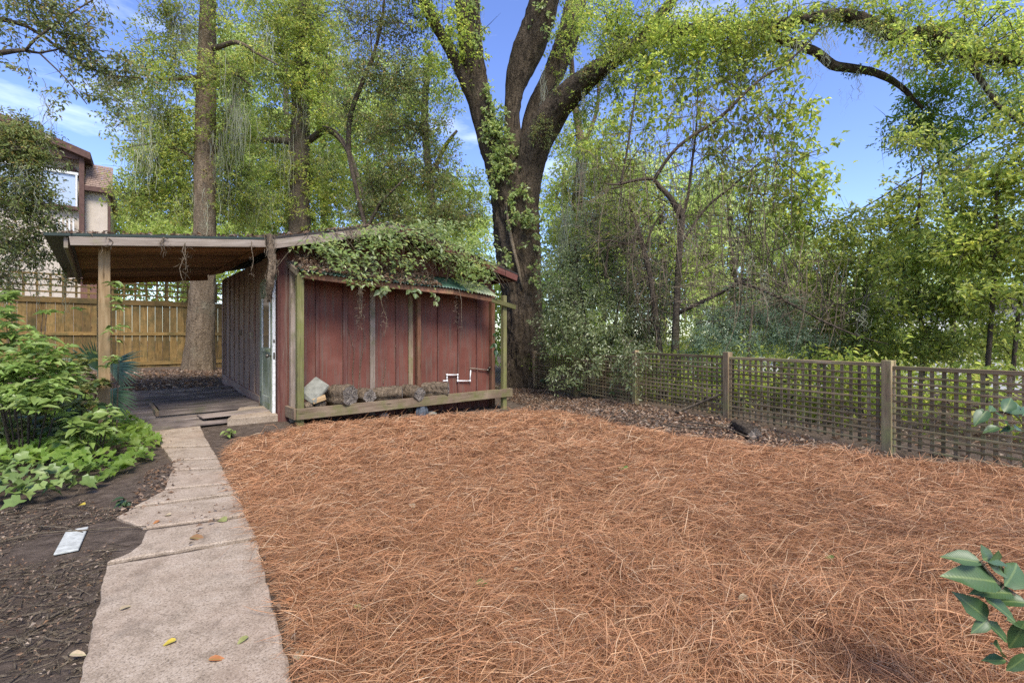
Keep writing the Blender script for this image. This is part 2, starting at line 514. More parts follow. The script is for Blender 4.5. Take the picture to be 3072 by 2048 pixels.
def concrete():
    m, nt, out = mat_new('path_concrete')
    tc = nt.nodes.new('ShaderNodeTexCoord'); v = tc.outputs['Object']
    fine = noise(nt, v, 130, 4, .7); mid = noise(nt, v, 9, 7, .68); big = noise(nt, v, 1.6, 5, .6)
    c = ramp(nt, mid, [(.3, (.23, .175, .12)), (.5, (.34, .265, .188)), (.7, (.41, .33, .243))])
    c = mixc(nt, ramp(nt, fine, [(.36, (.8, .8, .8)), (.5, (0, 0, 0))]), c, (.10, .075, .052))
    c = mixc(nt, ramp(nt, fine, [(.58, (0, 0, 0)), (.68, (.8, .8, .8))]), c, (.47, .40, .32))
    c = mixc(nt, ramp(nt, big, [(.45, (0, 0, 0)), (.8, (.35, .35, .35))]), c, (.30, .185, .12))
    al = noise(nt, v, 3.3, 8, .72)
    c = mixc(nt, ramp(nt, al, [(.54, (0, 0, 0)), (.72, (.75, .75, .75))]), c, (.11, .082, .058))
    hs = nd(nt, 'ShaderNodeMath', _operation='ADD'); nt.links.new(fine, hs.inputs[0]); nt.links.new(mid, hs.inputs[1])
    principled(nt, out, c, .92, bump(nt, hs.outputs[0], .5, .006), .2)
    return m
M_conc = concrete()
def soil():
    m, nt, out = mat_new('dark_mulchy_soil')
    tc = nt.nodes.new('ShaderNodeTexCoord'); v = tc.outputs['Object']
    fine = noise(nt, v, 70, 6, .75); mid = noise(nt, v, 12, 7, .7); big = noise(nt, v, .9, 4, .6)
    c = ramp(nt, mid, [(.3, (.05, .037, .027)), (.5, (.11, .083, .061)), (.72, (.20, .152, .113))])
    c = mixc(nt, ramp(nt, fine, [(.52, (0, 0, 0)), (.68, (.8, .8, .8))]), c, (.19, .14, .10))
    c = mixc(nt, ramp(nt, big, [(.45, (0, 0, 0)), (.7, (.5, .5, .5))]), c, (.09, .062, .045))
    hs = nd(nt, 'ShaderNodeMath', _operation='ADD'); nt.links.new(fine, hs.inputs[0]); nt.links.new(mid, hs.inputs[1])
    principled(nt, out, c, .95, bump(nt, hs.outputs[0], .9, .025), .1)
    return m
M_soil = soil()
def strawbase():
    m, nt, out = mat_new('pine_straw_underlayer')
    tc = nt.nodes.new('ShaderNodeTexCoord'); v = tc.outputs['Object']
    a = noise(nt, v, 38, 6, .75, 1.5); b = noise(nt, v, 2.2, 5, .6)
    c = ramp(nt, a, [(.3, (.025, .012, .007)), (.5, (.075, .034, .017)), (.7, (.17, .08, .04))])  # kept dark: shadow in the gaps between needles is put into the colour
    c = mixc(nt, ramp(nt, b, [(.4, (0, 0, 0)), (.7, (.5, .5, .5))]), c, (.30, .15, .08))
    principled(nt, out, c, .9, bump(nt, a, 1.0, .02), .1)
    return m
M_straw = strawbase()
M_needle = leafmat('dry_pine_needle', [(.10, .046, .021), (.46, .225, .105), (.34, .153, .066), (.54, .32, .163), (.16, .071, .032), (.49, .25, .115), (.25, .111, .048), (.60, .43, .26)], .08, .6, .3, .08)
M_litter = leafmat('dead_leaf', [(.10, .06, .035), (.20, .125, .075), (.30, .21, .14), (.16, .085, .045), (.38, .30, .22), (.12, .08, .055), (.25, .14, .07)], .1, .8, .2)
M_moss = leafmat('spanish_moss', [(.20, .21, .14), (.30, .30, .21), (.36, .36, .27), (.24, .25, .16)], .35, .9, .05)
M_twig = barkmat('twig_bark', (.05, .038, .028), (.19, .145, .10), moss_amt=.1)
M_twigpale = barkmat('pale_twig_bark', (.13, .10, .065), (.32, .25, .17), (.13, .13, .06), .2)
M_oakbark = barkmat('live_oak_bark', (.014, .010, .006), (.20, .15, .098), (.075, .085, .022), .35)
M_pinebark = barkmat('grey_tree_bark', (.10, .07, .042), (.33, .25, .165), (.20, .19, .13), .35)
M_bgbark = barkmat('far_tree_bark', (.07, .055, .04), (.20, .16, .115), moss_amt=.4)

YG = leafmat('yellow_green_leaves', [(0.155, 0.214, 0.039), (0.277, 0.34, 0.061), (0.199, 0.264, 0.049), (0.376, 0.414, 0.082), (0.122, 0.183, 0.039), (0.444, 0.414, 0.082)], .52, .5, .35)
MG = leafmat('mid_green_leaves', [(0.154, 0.223, 0.043), (0.288, 0.339, 0.068), (0.205, 0.271, 0.059), (0.39, 0.407, 0.093), (0.124, 0.184, 0.043), (0.45, 0.386, 0.093)], .52, .45, .45)
DG = leafmat('dark_oak_leaves', [(0.09, 0.121, 0.037), (0.171, 0.205, 0.06), (0.121, 0.158, 0.048), (0.24, 0.251, 0.081), (0.101, 0.131, 0.044), (0.3, 0.205, 0.068)], .42, .4, .55)
GG = leafmat('grey_green_leaves', [(0.122, 0.156, 0.064), (0.201, 0.234, 0.108), (0.28, 0.296, 0.157), (0.158, 0.196, 0.079), (0.096, 0.125, 0.051)], .38, .32, .6)
HG = leafmat('hedge_leaves', [(0.109, 0.159, 0.029), (0.197, 0.251, 0.047), (0.296, 0.322, 0.065), (0.149, 0.204, 0.039), (0.376, 0.378, 0.086), (0.099, 0.138, 0.029)], .5, .4, .5)
BG = leafmat('bright_green_leaves', [(0.12, 0.204, 0.031), (0.192, 0.288, 0.05), (0.156, 0.24, 0.039), (0.24, 0.324, 0.066)], .45, .45, .4)
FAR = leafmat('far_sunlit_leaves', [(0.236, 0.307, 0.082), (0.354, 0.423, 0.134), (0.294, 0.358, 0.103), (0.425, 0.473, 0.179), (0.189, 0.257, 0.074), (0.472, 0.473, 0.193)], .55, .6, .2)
BLUE = leafmat('blue_green_needles', [(0.122, 0.187, 0.108), (0.195, 0.263, 0.158), (0.244, 0.3, 0.189), (0.146, 0.21, 0.113)], .25, .5, .4)
VINE = leafmat('vine_leaves', [(0.155, 0.223, 0.06), (0.254, 0.329, 0.104), (0.199, 0.267, 0.075), (0.326, 0.375, 0.14), (0.136, 0.187, 0.056), (0.382, 0.392, 0.112)], .4, .38, .55)

# ------------------------------------------------------------------ ground
def inside(px, py, poly):
    poly = np.asarray(poly); r = np.zeros(len(px), bool); j = len(poly) - 1
    for i in range(len(poly)):
        xi, yi = poly[i, :2]; xj, yj = poly[j, :2]
        c = ((yi > py) != (yj > py)) & (px < (xj - xi) * (py - yi) / (yj - yi + 1e-12) + xi)
        r ^= c; j = i
    return r
def edge_dist(px, py, poly):
    poly = np.asarray(poly); d = np.full(len(px), 1e9)
    for i in range(len(poly)):
        a = poly[i, :2]; b = poly[(i + 1) % len(poly), :2]
        ab = b - a; t = np.clip(((px - a[0]) * ab[0] + (py - a[1]) * ab[1]) / (ab @ ab + 1e-12), 0, 1)
        d = np.minimum(d, np.hypot(px - a[0] - t * ab[0], py - a[1] - t * ab[1]))
    return d
_ph = RNG.uniform(0, 6.28, (24, 2)); _fr = RNG.normal(0, 1, (24, 2))
def lump(x, y, f=1.0):
    z = 0
    for k in range(24):
        fr = _fr[k] * f * (1 + .25 * k)
        z = z + np.sin(fr[0] * x + _ph[k, 0]) * np.sin(fr[1] * y + _ph[k, 1]) / (1 + .35 * k)
    return z / 3.0

def build_ground():
    def axis(n, far, near):
        u = np.linspace(-1, 1, n); return np.sign(u) * (near * np.abs(u) + (far - near) * np.abs(u) ** 5)
    xs = axis(170, 160, 14); ys = axis(170, 160, 14) + 6
    X, Yg = np.meshgrid(xs, ys)
    near = np.exp(-((X / 14) ** 2 + ((Yg - 6) / 14) ** 2))
    Zg = zg(X, Yg) + .022 * lump(X, Yg, 2.2) * near
    V = np.stack([X, Yg, Zg], -1).reshape(-1, 3)
    i = np.arange(169)[:, None] * 170 + np.arange(169)[None]
    Fq = np.stack([i, i + 1, i + 171, i + 170], -1).reshape(-1, 4)
    return tag(np_obj('ground', V, Fq, M_soil, None, True), kind='structure')
build_ground()

STRAW = [G(715, 1568), G(690, 1440), G(640, 1335), G(597, 1240), G(562, 1170), G(535, 1100), G(522, 1045), G(545, 1018), G(640, 1000), G(700, 985),
         G(790, 972), G(950, 958), G(1100, 948), G(1200, 941), G(1330, 957), G(1420, 982), G(1560, 1008), G(1760, 1040), G(1900, 1042),
         G(2100, 1072), G(2352, 1092), (6.5, 3.0, 0), (6.5, 0.3, 0), (.0, .3, 0)]
STRAW = np.array(STRAW)[:, :2]
TUFT = [(G(1130, 1165), .17, .07), (G(940, 1420), .20, .06), (G(1890, 1440), .22, .07), (G(780, 1290), .16, .05), (G(1420, 1300), .18, .05), (G(1600, 1240), .16, .05), (G(1960, 1180), .16, .06), (G(2180, 1520), .14, .07), (G(700, 1080), .2, .05), (G(1300, 1060), .2, .05), (G(1050, 1530), .12, .04), (G(1660, 1540), .13, .05)]
def tufts(x, y):
    z = 0
    for c, r, h in TUFT: z = z + h * np.exp(-((x - c[0]) ** 2 + (y - c[1]) ** 2) / r ** 2)
    return z
def straw_h(x, y):
    d = edge_dist(x, y, STRAW)
    e = np.clip(d / .35, 0, 1); e = e * e * (3 - 2 * e)
    return zg(x, y) + .012 + e * (.065 + .036 * lump(x, y, 3.0) + .030 * lump(y * 1.3, x, 7.0)) + tufts(x, y)
def build_straw():
    # underlayer sheet
    g = .05
    xs = np.arange(-3.6, 6.6, g); ys = np.arange(.25, 8.6, g)
    X, Yg = np.meshgrid(xs, ys)
    ins = inside(X.ravel(), Yg.ravel(), STRAW).reshape(X.shape)
    Zs = straw_h(X.ravel(), Yg.ravel()).reshape(X.shape) - .02
    idx = np.arange(X.size).reshape(X.shape)
    ok = ins[:-1, :-1] & ins[1:, :-1] & ins[:-1, 1:] & ins[1:, 1:]
    q = np.stack([idx[:-1, :-1], idx[:-1, 1:], idx[1:, 1:], idx[1:, :-1]], -1)[ok]
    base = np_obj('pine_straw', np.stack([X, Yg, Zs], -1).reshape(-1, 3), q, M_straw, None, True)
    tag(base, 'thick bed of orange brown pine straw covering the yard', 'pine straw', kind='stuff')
    # needles: many near the camera, fewer and bundled farther off
    rg = np.random.default_rng(5)
    N = 900000
    Yr = 1.1 * (8.9 / 1.1) ** rg.uniform(0, 1, N)             # log-uniform in depth
    Xr = rg.uniform(-.72, 1.12, N) * Yr
    k = inside(Xr, Yr, STRAW) | ((edge_dist(Xr, Yr, STRAW) < rg.exponential(.02, N)) & (Xr < 6))
    # thin out close to the camera where area per depth step is small
    k &= rg.uniform(0, 1, N) < np.clip(Yr / 3.2, .30, 1) * np.clip(5.0 / Yr, .55, 1)
    x, y = Xr[k][:190000], Yr[k][:190000]
    n = len(x)
    ang = 2.2 * lump(x, y, 1.6) + 1.6 * lump(y, x, 5.5) + rg.normal(0, .95, n)
    pitch = rg.normal(0, .15, n) + (rg.uniform(0, 1, n) < .10) * rg.uniform(.1, .8, n)
    D = np.stack([np.cos(ang) * np.cos(pitch), np.sin(ang) * np.cos(pitch), np.sin(pitch)], 1)
    L = rg.uniform(.11, .26, n)
    z = straw_h(x, y) + rg.exponential(.012, n) - .012 + np.abs(np.sin(pitch)) * L * .3
    P = np.stack([x, y, z], 1)
    w = np.clip(y * .00082, .0021, .0054) * rg.uniform(.65, 1.35, n)
    V, Fq = ribbons(P, D, L, w, np.abs(rg.normal(0, .45, n)), 3, rg, up=.45)
    o = np_obj('needles', V, Fq, M_needle, base)
    tag(o, kind='stuff')
build_straw()

# ------------------------------------------------------------------ path
path = bpy.data.objects.new('path', None); COL.objects.link(path); tag(path, kind='structure')
def slab(pts, z0=.028, lab=None, mat=M_conc, name='slab', th=.10, parent=None, jitter=.0035):
    rg = np.random.default_rng(int(abs(pts[0][0] * 977 + pts[1][1] * 131)) + 3)
    P = [np.array(p[:2], float) for p in pts]; out = []
    for i in range(len(P)):                                      # irregular worn edges
        a, b = P[i], P[(i + 1) % len(P)]
        m = max(2, int(np.linalg.norm(b - a) / .05))
        nrm = np.array([b[1] - a[1], a[0] - b[0]]); nrm /= np.linalg.norm(nrm) + 1e-9
        for k in range(m):
            out.append(a + (b - a) * k / m + nrm * rg.normal(0, jitter) * (0 < k))
    out = np.array(out); n = len(out); c = out.mean(0)
    zt = zg(out[:, 0], out[:, 1]) + z0
    inner = c + (out - c) * (1 - .012 / np.maximum(np.linalg.norm(out - c, axis=1), .05))[:, None]
    V = np.vstack([np.c_[out, zt - th], np.c_[out, zt - .007], np.c_[inner, zg(inner[:, 0], inner[:, 1]) + z0]])
    Fs = []
    for k in range(n):
        j = (k + 1) % n
        Fs += [(k, j, n + j, n + k), (n + k, n + j, 2 * n + j, 2 * n + k)]
    Fs.append(tuple(range(2 * n, 3 * n)))
    o = MB().add(V, Fs).obj(name, mat, parent or path)
    if lab: o['label'] = lab
    return o
def lerp(a, b, t): return np.asarray(a) + (np.asarray(b) - np.asarray(a)) * t
slab([(-.75, .62), (-.08, .60), GS(846, 1946), GS(771, 1632), GS(320, 1710)])
slab([GS(322, 1698), GS(769, 1620), GS(739, 1562), GS(441, 1602), GS(425, 1640), GS(385, 1672)])
slab([GS(430, 1594), GS(737, 1553), GS(716, 1494), GS(398, 1536), GS(350, 1560)])
slab([GS(405, 1527), GS(714, 1486), GS(691, 1463), GS(488, 1481)])
slab([GS(494, 1474), GS(689, 1456), GS(669, 1415), GS(514, 1422)])
slab([GS(518, 1416), GS(667, 1409), GS(655, 1385), GS(518, 1391)])
slab([GS(516, 1386), GS(653, 1380), GS(633, 1347), GS(492, 1352)])
slab([GS(486, 1346), GS(630, 1341), GS(600, 1292), GS(425, 1300)], lab='grey stained slab next to the carport floor')

# ------------------------------------------------------------------ shed with its carport
TW, SWL, SWR, TB = .45, -.10, 3.84, 4.55          # front wall plane, side wall planes, back
RG_S, RG_Z = 1.60, 3.12                            # ridge
LB_S, LB_Z = -.36, 2.60                            # where the carport roof meets the main roof
RE_S, RE_Z = 4.20, 2.53                            # right eave
CE_S, CE_Z = -2.36, 2.365                          # carport's outer edge
TF, TBK = .10, 4.75                                # roof front and back edges
def roof_z(s):
    if s < LB_S: return CE_Z + (s - CE_S) / (LB_S - CE_S) * (LB_Z - CE_Z)
    if s < RG_S: return LB_Z + (s - LB_S) / (RG_S - LB_S) * (RG_Z - LB_Z)
    return RG_Z + (s - RG_S) / (RE_S - RG_S) * (RE_Z - RG_Z)
shed = thing('shed', S(1.8, 2.3, 0), 'weathered barn red wooden shed with an open carport roof and a vine covered gable', 'shed')

def wall_slab(name, pts, thick, nrm, mat):
    """flat polygon pts (3-D, in order) given thickness against nrm"""
    P = np.array(pts); n = len(P); Q = P - np.array(nrm) * thick
    Fs = [tuple(range(n)), tuple(range(n, 2 * n))[::-1]] + [(k, k + n, (k + 1) % n + n, (k + 1) % n) for k in range(n)]
    return MB().add(np.vstack([P, Q]), Fs).obj(name, mat, shed)
# front wall: upright panels, split where the photograph shows the joints
jx = [SWL] + [on_t(x, 1000, TW)[0] for x in (951, 1034, 1116, 1190, 1313, 1373, 1429)] + [SWR]
def panel(a, b, mat, lab=None):
    L = b - a
    pts2 = [(a, -.22), (b, -.22)]
    top = [(s, roof_z(s) - .14) for s in ([b] + ([RG_S] if a < RG_S < b else []) + [a])]
    P = [(s - a - L / 2, z - 1.2, 0) for s, z in pts2 + top]
    n = len(P)
    V = P + [(x, y, -.03) for x, y, z in P]
    Fs = [tuple(range(n)), tuple(range(n, 2 * n))[::-1]] + [(k, k + n, (k + 1) % n + n, (k + 1) % n) for k in range(n)]
    # local axes: x up the board so that the grain runs vertically
    V = [(y, -x, z) for x, y, z in V]
    m = bpy.data.meshes.new('wall_panel'); m.from_pydata(V, [], Fs); m.update(); m.materials.append(mat)
    o = bpy.data.objects.new('wall_panel', m)
    X, Yv, Zv = Vector(Z3), Vector(-U3), Vector(-N3)
    Mx = Matrix((X, Yv, Zv)).transposed().to_4x4(); Mx.translation = Vector(S(a + L / 2, TW, 1.2))
    o.matrix_basis = Mx; link(o, shed)
    if lab: o['label'] = lab
for k in range(len(jx) - 1):
    panel(jx[k] + (.002 if k else 0), jx[k + 1] - .002, M_red)
for x, w, mt, lab in ((951, .045, M_redbat, None), (1034, .06, M_redbat, None), (1116, .075, M_greyw, 'bare grey batten with the paint gone'),
                      (1190, .045, M_redbat, None), (1230, .07, M_beam, 'olive stained batten'), (1313, .02, M_redbat, None), (1373, .022, M_redbat, None), (1429, .022, M_redbat, None)):
    s = on_t(x, 1000, TW)[0]
    board('batten', S(s, TW - .018, -.08), S(s, TW - .018, roof_z(s) - .17), w * 1.15, .03, N3, mt, shed, lab)
# corner boards
board('corner_board', S(SWL + .045, TW - .014, -.05), S(SWL + .045, TW - .014, 2.50), .10, .022, N3, M_redbat, shed)
board('corner_board', S(SWL - .014, TW + .035, -.05), S(SWL - .014, TW + .035, 2.50), .07, .022, U3, M_trim, shed)
# side wall with the door opening
D0, D1, DT = .56, 1.40, 2.10
wk = M_brown
def side_panel(t0, t1, z0, z1):
    board('siding_board', S(SWL + .012, (t0 + t1) / 2, z0), S(SWL + .012, (t0 + t1) / 2, z1), t1 - t0 - .004, .022, U3, wk, shed)
tt = D1 + .1
k = 0
while tt < TB - .05:
    t1 = min(tt + .40, TB)
    side_panel(tt, t1, .28 + .065 * (tt - .4) * .4, 2.48)
    if t1 < TB - .02: board('batten', S(SWL - .011, t1, .30 + .02 * k), S(SWL - .011, t1, 2.46), .05, .022, U3, wk, shed)
    tt = t1; k += 1
side_panel(D0 - .06, D1 + .06, DT + .06, 2.50)
board('skirt_board', S(SWL - .016, D1 + .12, .20), S(SWL - .016, TB, .38), .20, .03, U3, wk, shed)
board('corner_board', S(SWL - .016, TB - .05, .25), S(SWL - .016, TB - .05, 2.45), .10, .03, U3, wk, shed)
# back and right walls, floor coloured near black to paint the gloom inside
wall_slab('back_wall', [S(SWL + .03, TB, -.2), S(SWR - .03, TB, -.2), S(SWR - .03, TB, 2.45), S(RG_S, TB, 2.95), S(SWL + .03, TB, 2.42)], .03, N3, M_brown)
wall_slab('right_wall', [S(SWR, TW + .035, -.3), S(SWR, TB - .03, -.3), S(SWR, TB - .03, 2.45), S(SWR, TW + .035, 2.45)], .03, U3, M_red)
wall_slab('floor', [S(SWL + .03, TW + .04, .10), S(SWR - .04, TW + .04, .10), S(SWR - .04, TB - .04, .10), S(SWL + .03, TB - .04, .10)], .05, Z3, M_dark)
# door frame
board('door_jamb', S(SWL + .01, D0 - .025, .06), S(SWL + .01, D0 - .025, DT + .03), .05, .10, N3, M_trim, shed)
board('door_jamb', S(SWL - .002, D1 + .045, .10), S(SWL - .002, D1 + .045, DT + .03), .08, .05, U3, M_door, shed, 'greenish grey door jamb on the hinge side')
board('door_head', S(SWL + .01, D0, DT + .03), S(SWL + .01, D1, DT + .03), .05, .08, Z3, M_door, shed)
# the door itself, ajar on its hinges at the far jamb
th = math.radians(2.5)
hd = -N3 * math.cos(th) - U3 * math.sin(th)                   # from the hinge to the latch edge
hn = -U3 * math.cos(th) + N3 * math.sin(th)                   # outward face
hinge = S(SWL - .01, D1, 0)
DW = .80
def dp(w, z, off=0): return hinge + hd * w + hn * off + Z3 * z
door = board('door', dp(DW / 2 - .004, .13), dp(DW / 2 - .004, 2.09), DW, .038, hn, M_door, shed, 'flaking greenish white door standing ajar')
board('edge_strip', dp(DW + .002, .13), dp(DW + .002, 2.09), .042, .008, hd, M_white, door)
board('pane', dp(DW * .5, 1.10, .021), dp(DW * .5, 1.85, .021), .46, .006, hn, M_glass, door)
for a, b in (((.145, 1.06), (.655, 1.06)), ((.145, 1.89), (.655, 1.89))):
    board('pane_trim', dp(a[0], a[1], .026), dp(b[0], b[1], .026), .05, .02, hn, M_door, door)
for w in (.14, .66):
    board('pane_trim', dp(w, 1.09, .024), dp(w, 1.86, .024), .045, .02, hn, M_white, door)
for w, z0, z1 in ((.09, .16, 2.05), (.71, .16, 2.05)):
    board('stile', dp(w, z0, .022), dp(w, z1, .022), .11, .008, hn, M_door, door)
board('kick_rail', dp(.15, .26, .0225), dp(.65, .26, .0225), .2, .009, hn, M_door, door)
for sgn in (1, -1):
    V, Fs = tube([dp(.735, .98, .02 * sgn), dp(.735, .98, .05 * sgn), dp(.735, .98, .062 * sgn), dp(.735, .98, .085 * sgn), dp(.735, .98, .097 * sgn)],
                 [.011, .011, .026, .03, .012], 12)
    MB().add(V, Fs).obj('knob', M_metal if sgn > 0 else M_brass, door, True)
board('latch_plate', dp(DW + .0075, .93), dp(DW + .0075, 1.03), .026, .004, hd, M_metal, door)
board('latch_plate', dp(DW + .0075, 1.17), dp(DW + .0075, 1.22), .022, .004, hd, M_metal, door)
for z in (.35, 1.9):
    board('hinge', dp(.0, z - .05, .021), dp(.0, z + .05, .021), .05, .006, hn, M_metal, door)
# boxes on the side wall
for t, z, w, h in ((2.02, 1.28, .05, .11), (2.9, 1.34, .04, .10)):
    board('outlet_box', S(SWL - .03, t, z - h / 2), S(SWL - .03, t, z + h / 2), w, .05, U3, M_greyw, shed)
# lean-to frame: posts, beam, lintel, sheets
board('post', S(.045, .045, -.05), S(.045, .045, 2.14), .09, .09, N3, M_green, shed, 'green mossy post at the near corner of the lean-to')
board('post', S(.055, .385, -.06), S(.055, .385, 2.36), .085, .085, N3, M_greyw, shed, 'grey bare post against the wall')
board('post', S(3.81, .05, -.22), S(3.81, .05, 2.06), .085, .085, N3, M_green, shed, 'yellowish green post at the far corner of the lean-to')
board('post', S(3.80, .395, -.25), S(3.80, .395, 2.20), .085, .085, N3, M_lintel, shed)
sm = on_t(1260, 1000, .30)[0]
board('post', S(sm, .36, -.1), S(sm, .36, 2.20), .07, .07, N3, M_lintel, shed, 'narrow middle post of the lean-to')
board('beam', S(-.02, -.02, .185), S(3.96, -.02, .185), .155, .04, N3, M_beam, shed, 'mossy bottom beam of the lean-to')
board('beam', S(-.025, .0, .185), S(-.025, .46, .185), .155, .04, U3, M_beam, shed)
board('beam', S(3.94, .0, .185), S(3.94, .46, .185), .14, .04, U3, M_beam, shed)
for t in (.09, .20, .31):
    board('shelf_board', S(.0, t, .205), S(3.90, t, .205), .10, .025, Z3, M_beam, shed)
lp = [on_t(x, y, -.03) for x, y in ((911, 826), (1080, 848), (1230, 863), (1357, 876), (1473, 899), (1545, 922))]
for a, b in zip(lp[:-1], lp[1:]):
    mt = M_green if a[0] > 3.2 else M_lintel
    board('lintel', S(a[0], -.03, a[1]), S(b[0] + .01, -.03, b[1]), .085, .04, N3, mt, shed)
board('lintel', S(0.0, -.0, 2.15), S(.0, .44, 2.33), .08, .035, U3, M_greyw, shed)
board('lintel', S(2.9, .39, 2.16), S(3.86, .39, 2.16), .09, .03, N3, M_lintel, shed, 'short red stained board under the far end of the gable')
def lin_z(s):
    for a, b in zip(lp[:-1], lp[1:]):
        if s <= b[0]: return a[1] + (s - a[0]) / (b[0] - a[0]) * (b[1] - a[1])
    return lp[-1][1]
def sheet(s0, s1, mat, lift=0.0, lab=None, fold=0.0):
    ns, nt_ = int((s1 - s0) / .0125), 6
    V = []; Fs = []
    for i in range(ns + 1):
        s = s0 + (s1 - s0) * i / ns
        for j in range(nt_ + 1):
            u = j / nt_
            zf = lin_z(s) + .05; zb = min(2.36, zf + .34)
            z = zf + (zb - zf) * u + .011 * math.sin(2 * math.pi * s / .062) + lift * (1 - u) + fold * (i / ns) * (1 - u)
            V.append(S(s, -.09 + .52 * u, z))
    for i in range(ns):
        for j in range(nt_):
            a = i * (nt_ + 1) + j
            Fs.append((a, a + nt_ + 1, a + nt_ + 2, a + 1))
    o = MB().add(V, Fs).obj('corrugated_sheet', mat, shed, True)
    md = o.modifiers.new('thickness', 'SOLIDIFY'); md.thickness = .003
    if lab: o['label'] = lab
sheet(.02, 1.15, M_tindark); sheet(1.12, 2.18, M_tindark, .006)
sheet(2.15, 2.92, M_tindark, .012, 'dark green corrugated sheet')
sheet(2.86, 3.56, M_tin, .02, 'faded pale green corrugated sheet at the far end')
# roof
def roof_plane(name, s0, s1, mat, th=.03, up=.0):
    P = [S(s0, TF - .02, roof_z(s0 + 1e-6) + up), S(s1, TF - .02, roof_z(s1 - 1e-6) + up), S(s1, TBK, roof_z(s1 - 1e-6) + up), S(s0, TBK, roof_z(s0 + 1e-6) + up)]
    n = np.cross(P[1] - P[0], P[3] - P[0]); n /= np.linalg.norm(n)
    Q = [p - n * th for p in P]
    return MB().add(P + Q, [(0, 1, 2, 3), (7, 6, 5, 4), (0, 4, 5, 1), (1, 5, 6, 2), (2, 6, 7, 3), (3, 7, 4, 0)]).obj(name, mat, shed)
roof_plane('roof', LB_S, RG_S - .002, M_roof)
roof_plane('roof', RG_S + .002, RE_S, M_roof)
roof_plane('carport_roof', CE_S - .14, LB_S - .004, M_greenmetal)
for a, b, mt, w in ((CE_S + .06, LB_S - .02, M_fascia, .095), (LB_S + .08, RG_S, M_fascia, .125), (RG_S + .01, RE_S, M_trim, .12)):
    za, zb = roof_z(a + 1e-5), roof_z(b - 1e-5)
    dz = w / 2 + .036
    board('fascia', S(a, TF + .0, za - dz), S(b, TF + .0, zb - dz), w, .035, N3, mt, shed)
board('fascia', S(CE_S + .03, TF + .02, roof_z(CE_S + .03) - .095), S(CE_S + .03, TBK - .03, roof_z(CE_S + .03) - .095), .12, .035, U3, M_fascia, shed)
board('fascia', S(CE_S + .07, TBK - .04, roof_z(CE_S) - .10), S(LB_S, TBK - .04, roof_z(LB_S - 1e-4) - .10), .11, .035, N3, M_ceil, shed)
board('fascia', S(RE_S - .01, TF + .03, RE_Z - .10), S(RE_S - .01, TBK, RE_Z - .10), .12, .03, U3, M_trim, shed)
for t in (.16, .22):
    board('soffit_board', S(SWR + .04, t + .1, RE_Z - .10), S(RE_S - .04, t + .1, RE_Z - .13), .06, .02, Z3, M_greyw, shed)
# carport ceiling boards and rafters
nb = 22
for k in range(nb):
    t = TF + .05 + (TBK - TF - .12) * (k + .5) / nb
    w = (TBK - TF - .12) / nb - .014
    board('ceiling_board', S(CE_S + .08, t, roof_z(CE_S + .08) - .048 - .004 * (k % 2)), S(LB_S - .02, t, roof_z(LB_S - .02) - .048 - .004 * (k % 2)), w, .02, Z3, M_ceil, shed)
nb = 8
for k in range(nb):
    t = TW + .06 + (TBK - TW - .1) * (k + .5) / nb
    board('ceiling_board', S(LB_S + .02, t, roof_z(LB_S + .02) - .05), S(SWL, t, roof_z(SWL) - .05), .5, .02, Z3, M_ceil, shed)
ps, _ = on_t(313, 900, .34)
board('post', S(ps, .34, -.05), S(ps, .34, roof_z(ps) - .06), .105, .105, N3, M_post, shed, 'square lumber post holding up the carport roof')
pb, _ = on_t(300, 900, TBK - .15)
board('post', S(pb, TBK - .15, .0), S(pb, TBK - .15, roof_z(pb) - .1), .09, .09, N3, M_post, shed)
# pvc water pipe on the front wall
def onw(x, y, off=.035):
    s, z = on_t(x, y, TW - off); return S(s, TW - off, z)
pp = [onw(1329, 1142), onw(1341, 1142), onw(1341, 1124), onw(1373, 1124), onw(1373, 1142), onw(1410, 1142), onw(1412, 1110)]
mb = MB()
for a, b in zip(pp[:-1], pp[1:]): mb.add(*tube([a, b], [.012, .012], 8))
for p in pp[1:-1]: mb.add(*tube([p - Z3 * .018, p + Z3 * .018], [.017, .017], 8))
pipe = mb.obj('water_pipe', M_pvc, shed, True)
pipe['label'] = 'white plastic water pipe bent round a step'
MB().add(*tube([onw(1409, 1104), onw(1440, 1107), onw(1463, 1110)], [.011, .011, .011], 8)).obj('copper_pipe', M_greyw, pipe, True)
mb = MB().add(*tube([onw(1460, 1110), onw(1470, 1109)], [.018, .018], 10)).add(*tube([onw(1466, 1100), onw(1466, 1118)], [.013, .013], 8)).add(*tube([onw(1468, 1103, .06), onw(1472, 1103, .03)], [.02, .02], 10))
mb.obj('faucet', M_metal, pipe, True)

# carport floor: old planks, a raised panel, a loose sheet, the door sill
def plank_floor():
    fl = thing('plank_floor', S(-1.2, 2.2, .15), 'blackened plank floor under the carport roof', 'floor')
    for k in range(9):
        t = .75 + k * .36
        z = float(zg(*S(-1.2, t, 0)[:2])) + .035
        board('plank', S(-2.0 + .05 * math.sin(k * 3), t, z), S(-.16, t, z + .004 * (k % 3)), .345, .04, Z3, M_deck, fl, c=.006)
plank_floor()
pf = thing('wooden_panel', S(-.9, 2.2, .2), 'low framed wooden panel with charred boards lying in front of the door', 'panel')
for k in range(5):
    t = 1.42 + k * .25
    board('plank', S(-1.42, t, .225), S(-.20, t, .225), .243, .022, Z3, M_deck, pf)
for a, b in (((-1.44, 1.28), (-.19, 1.28)), ((-1.44, 2.56), (-.19, 2.56))):
    board('frame_board', S(a[0], a[1], .195), S(b[0], b[1], .195), .075, .04, N3, M_deck, pf)
board('frame_board', S(-1.46, 1.27, .195), S(-1.46, 2.58, .195), .075, .04, U3, M_beam, pf)
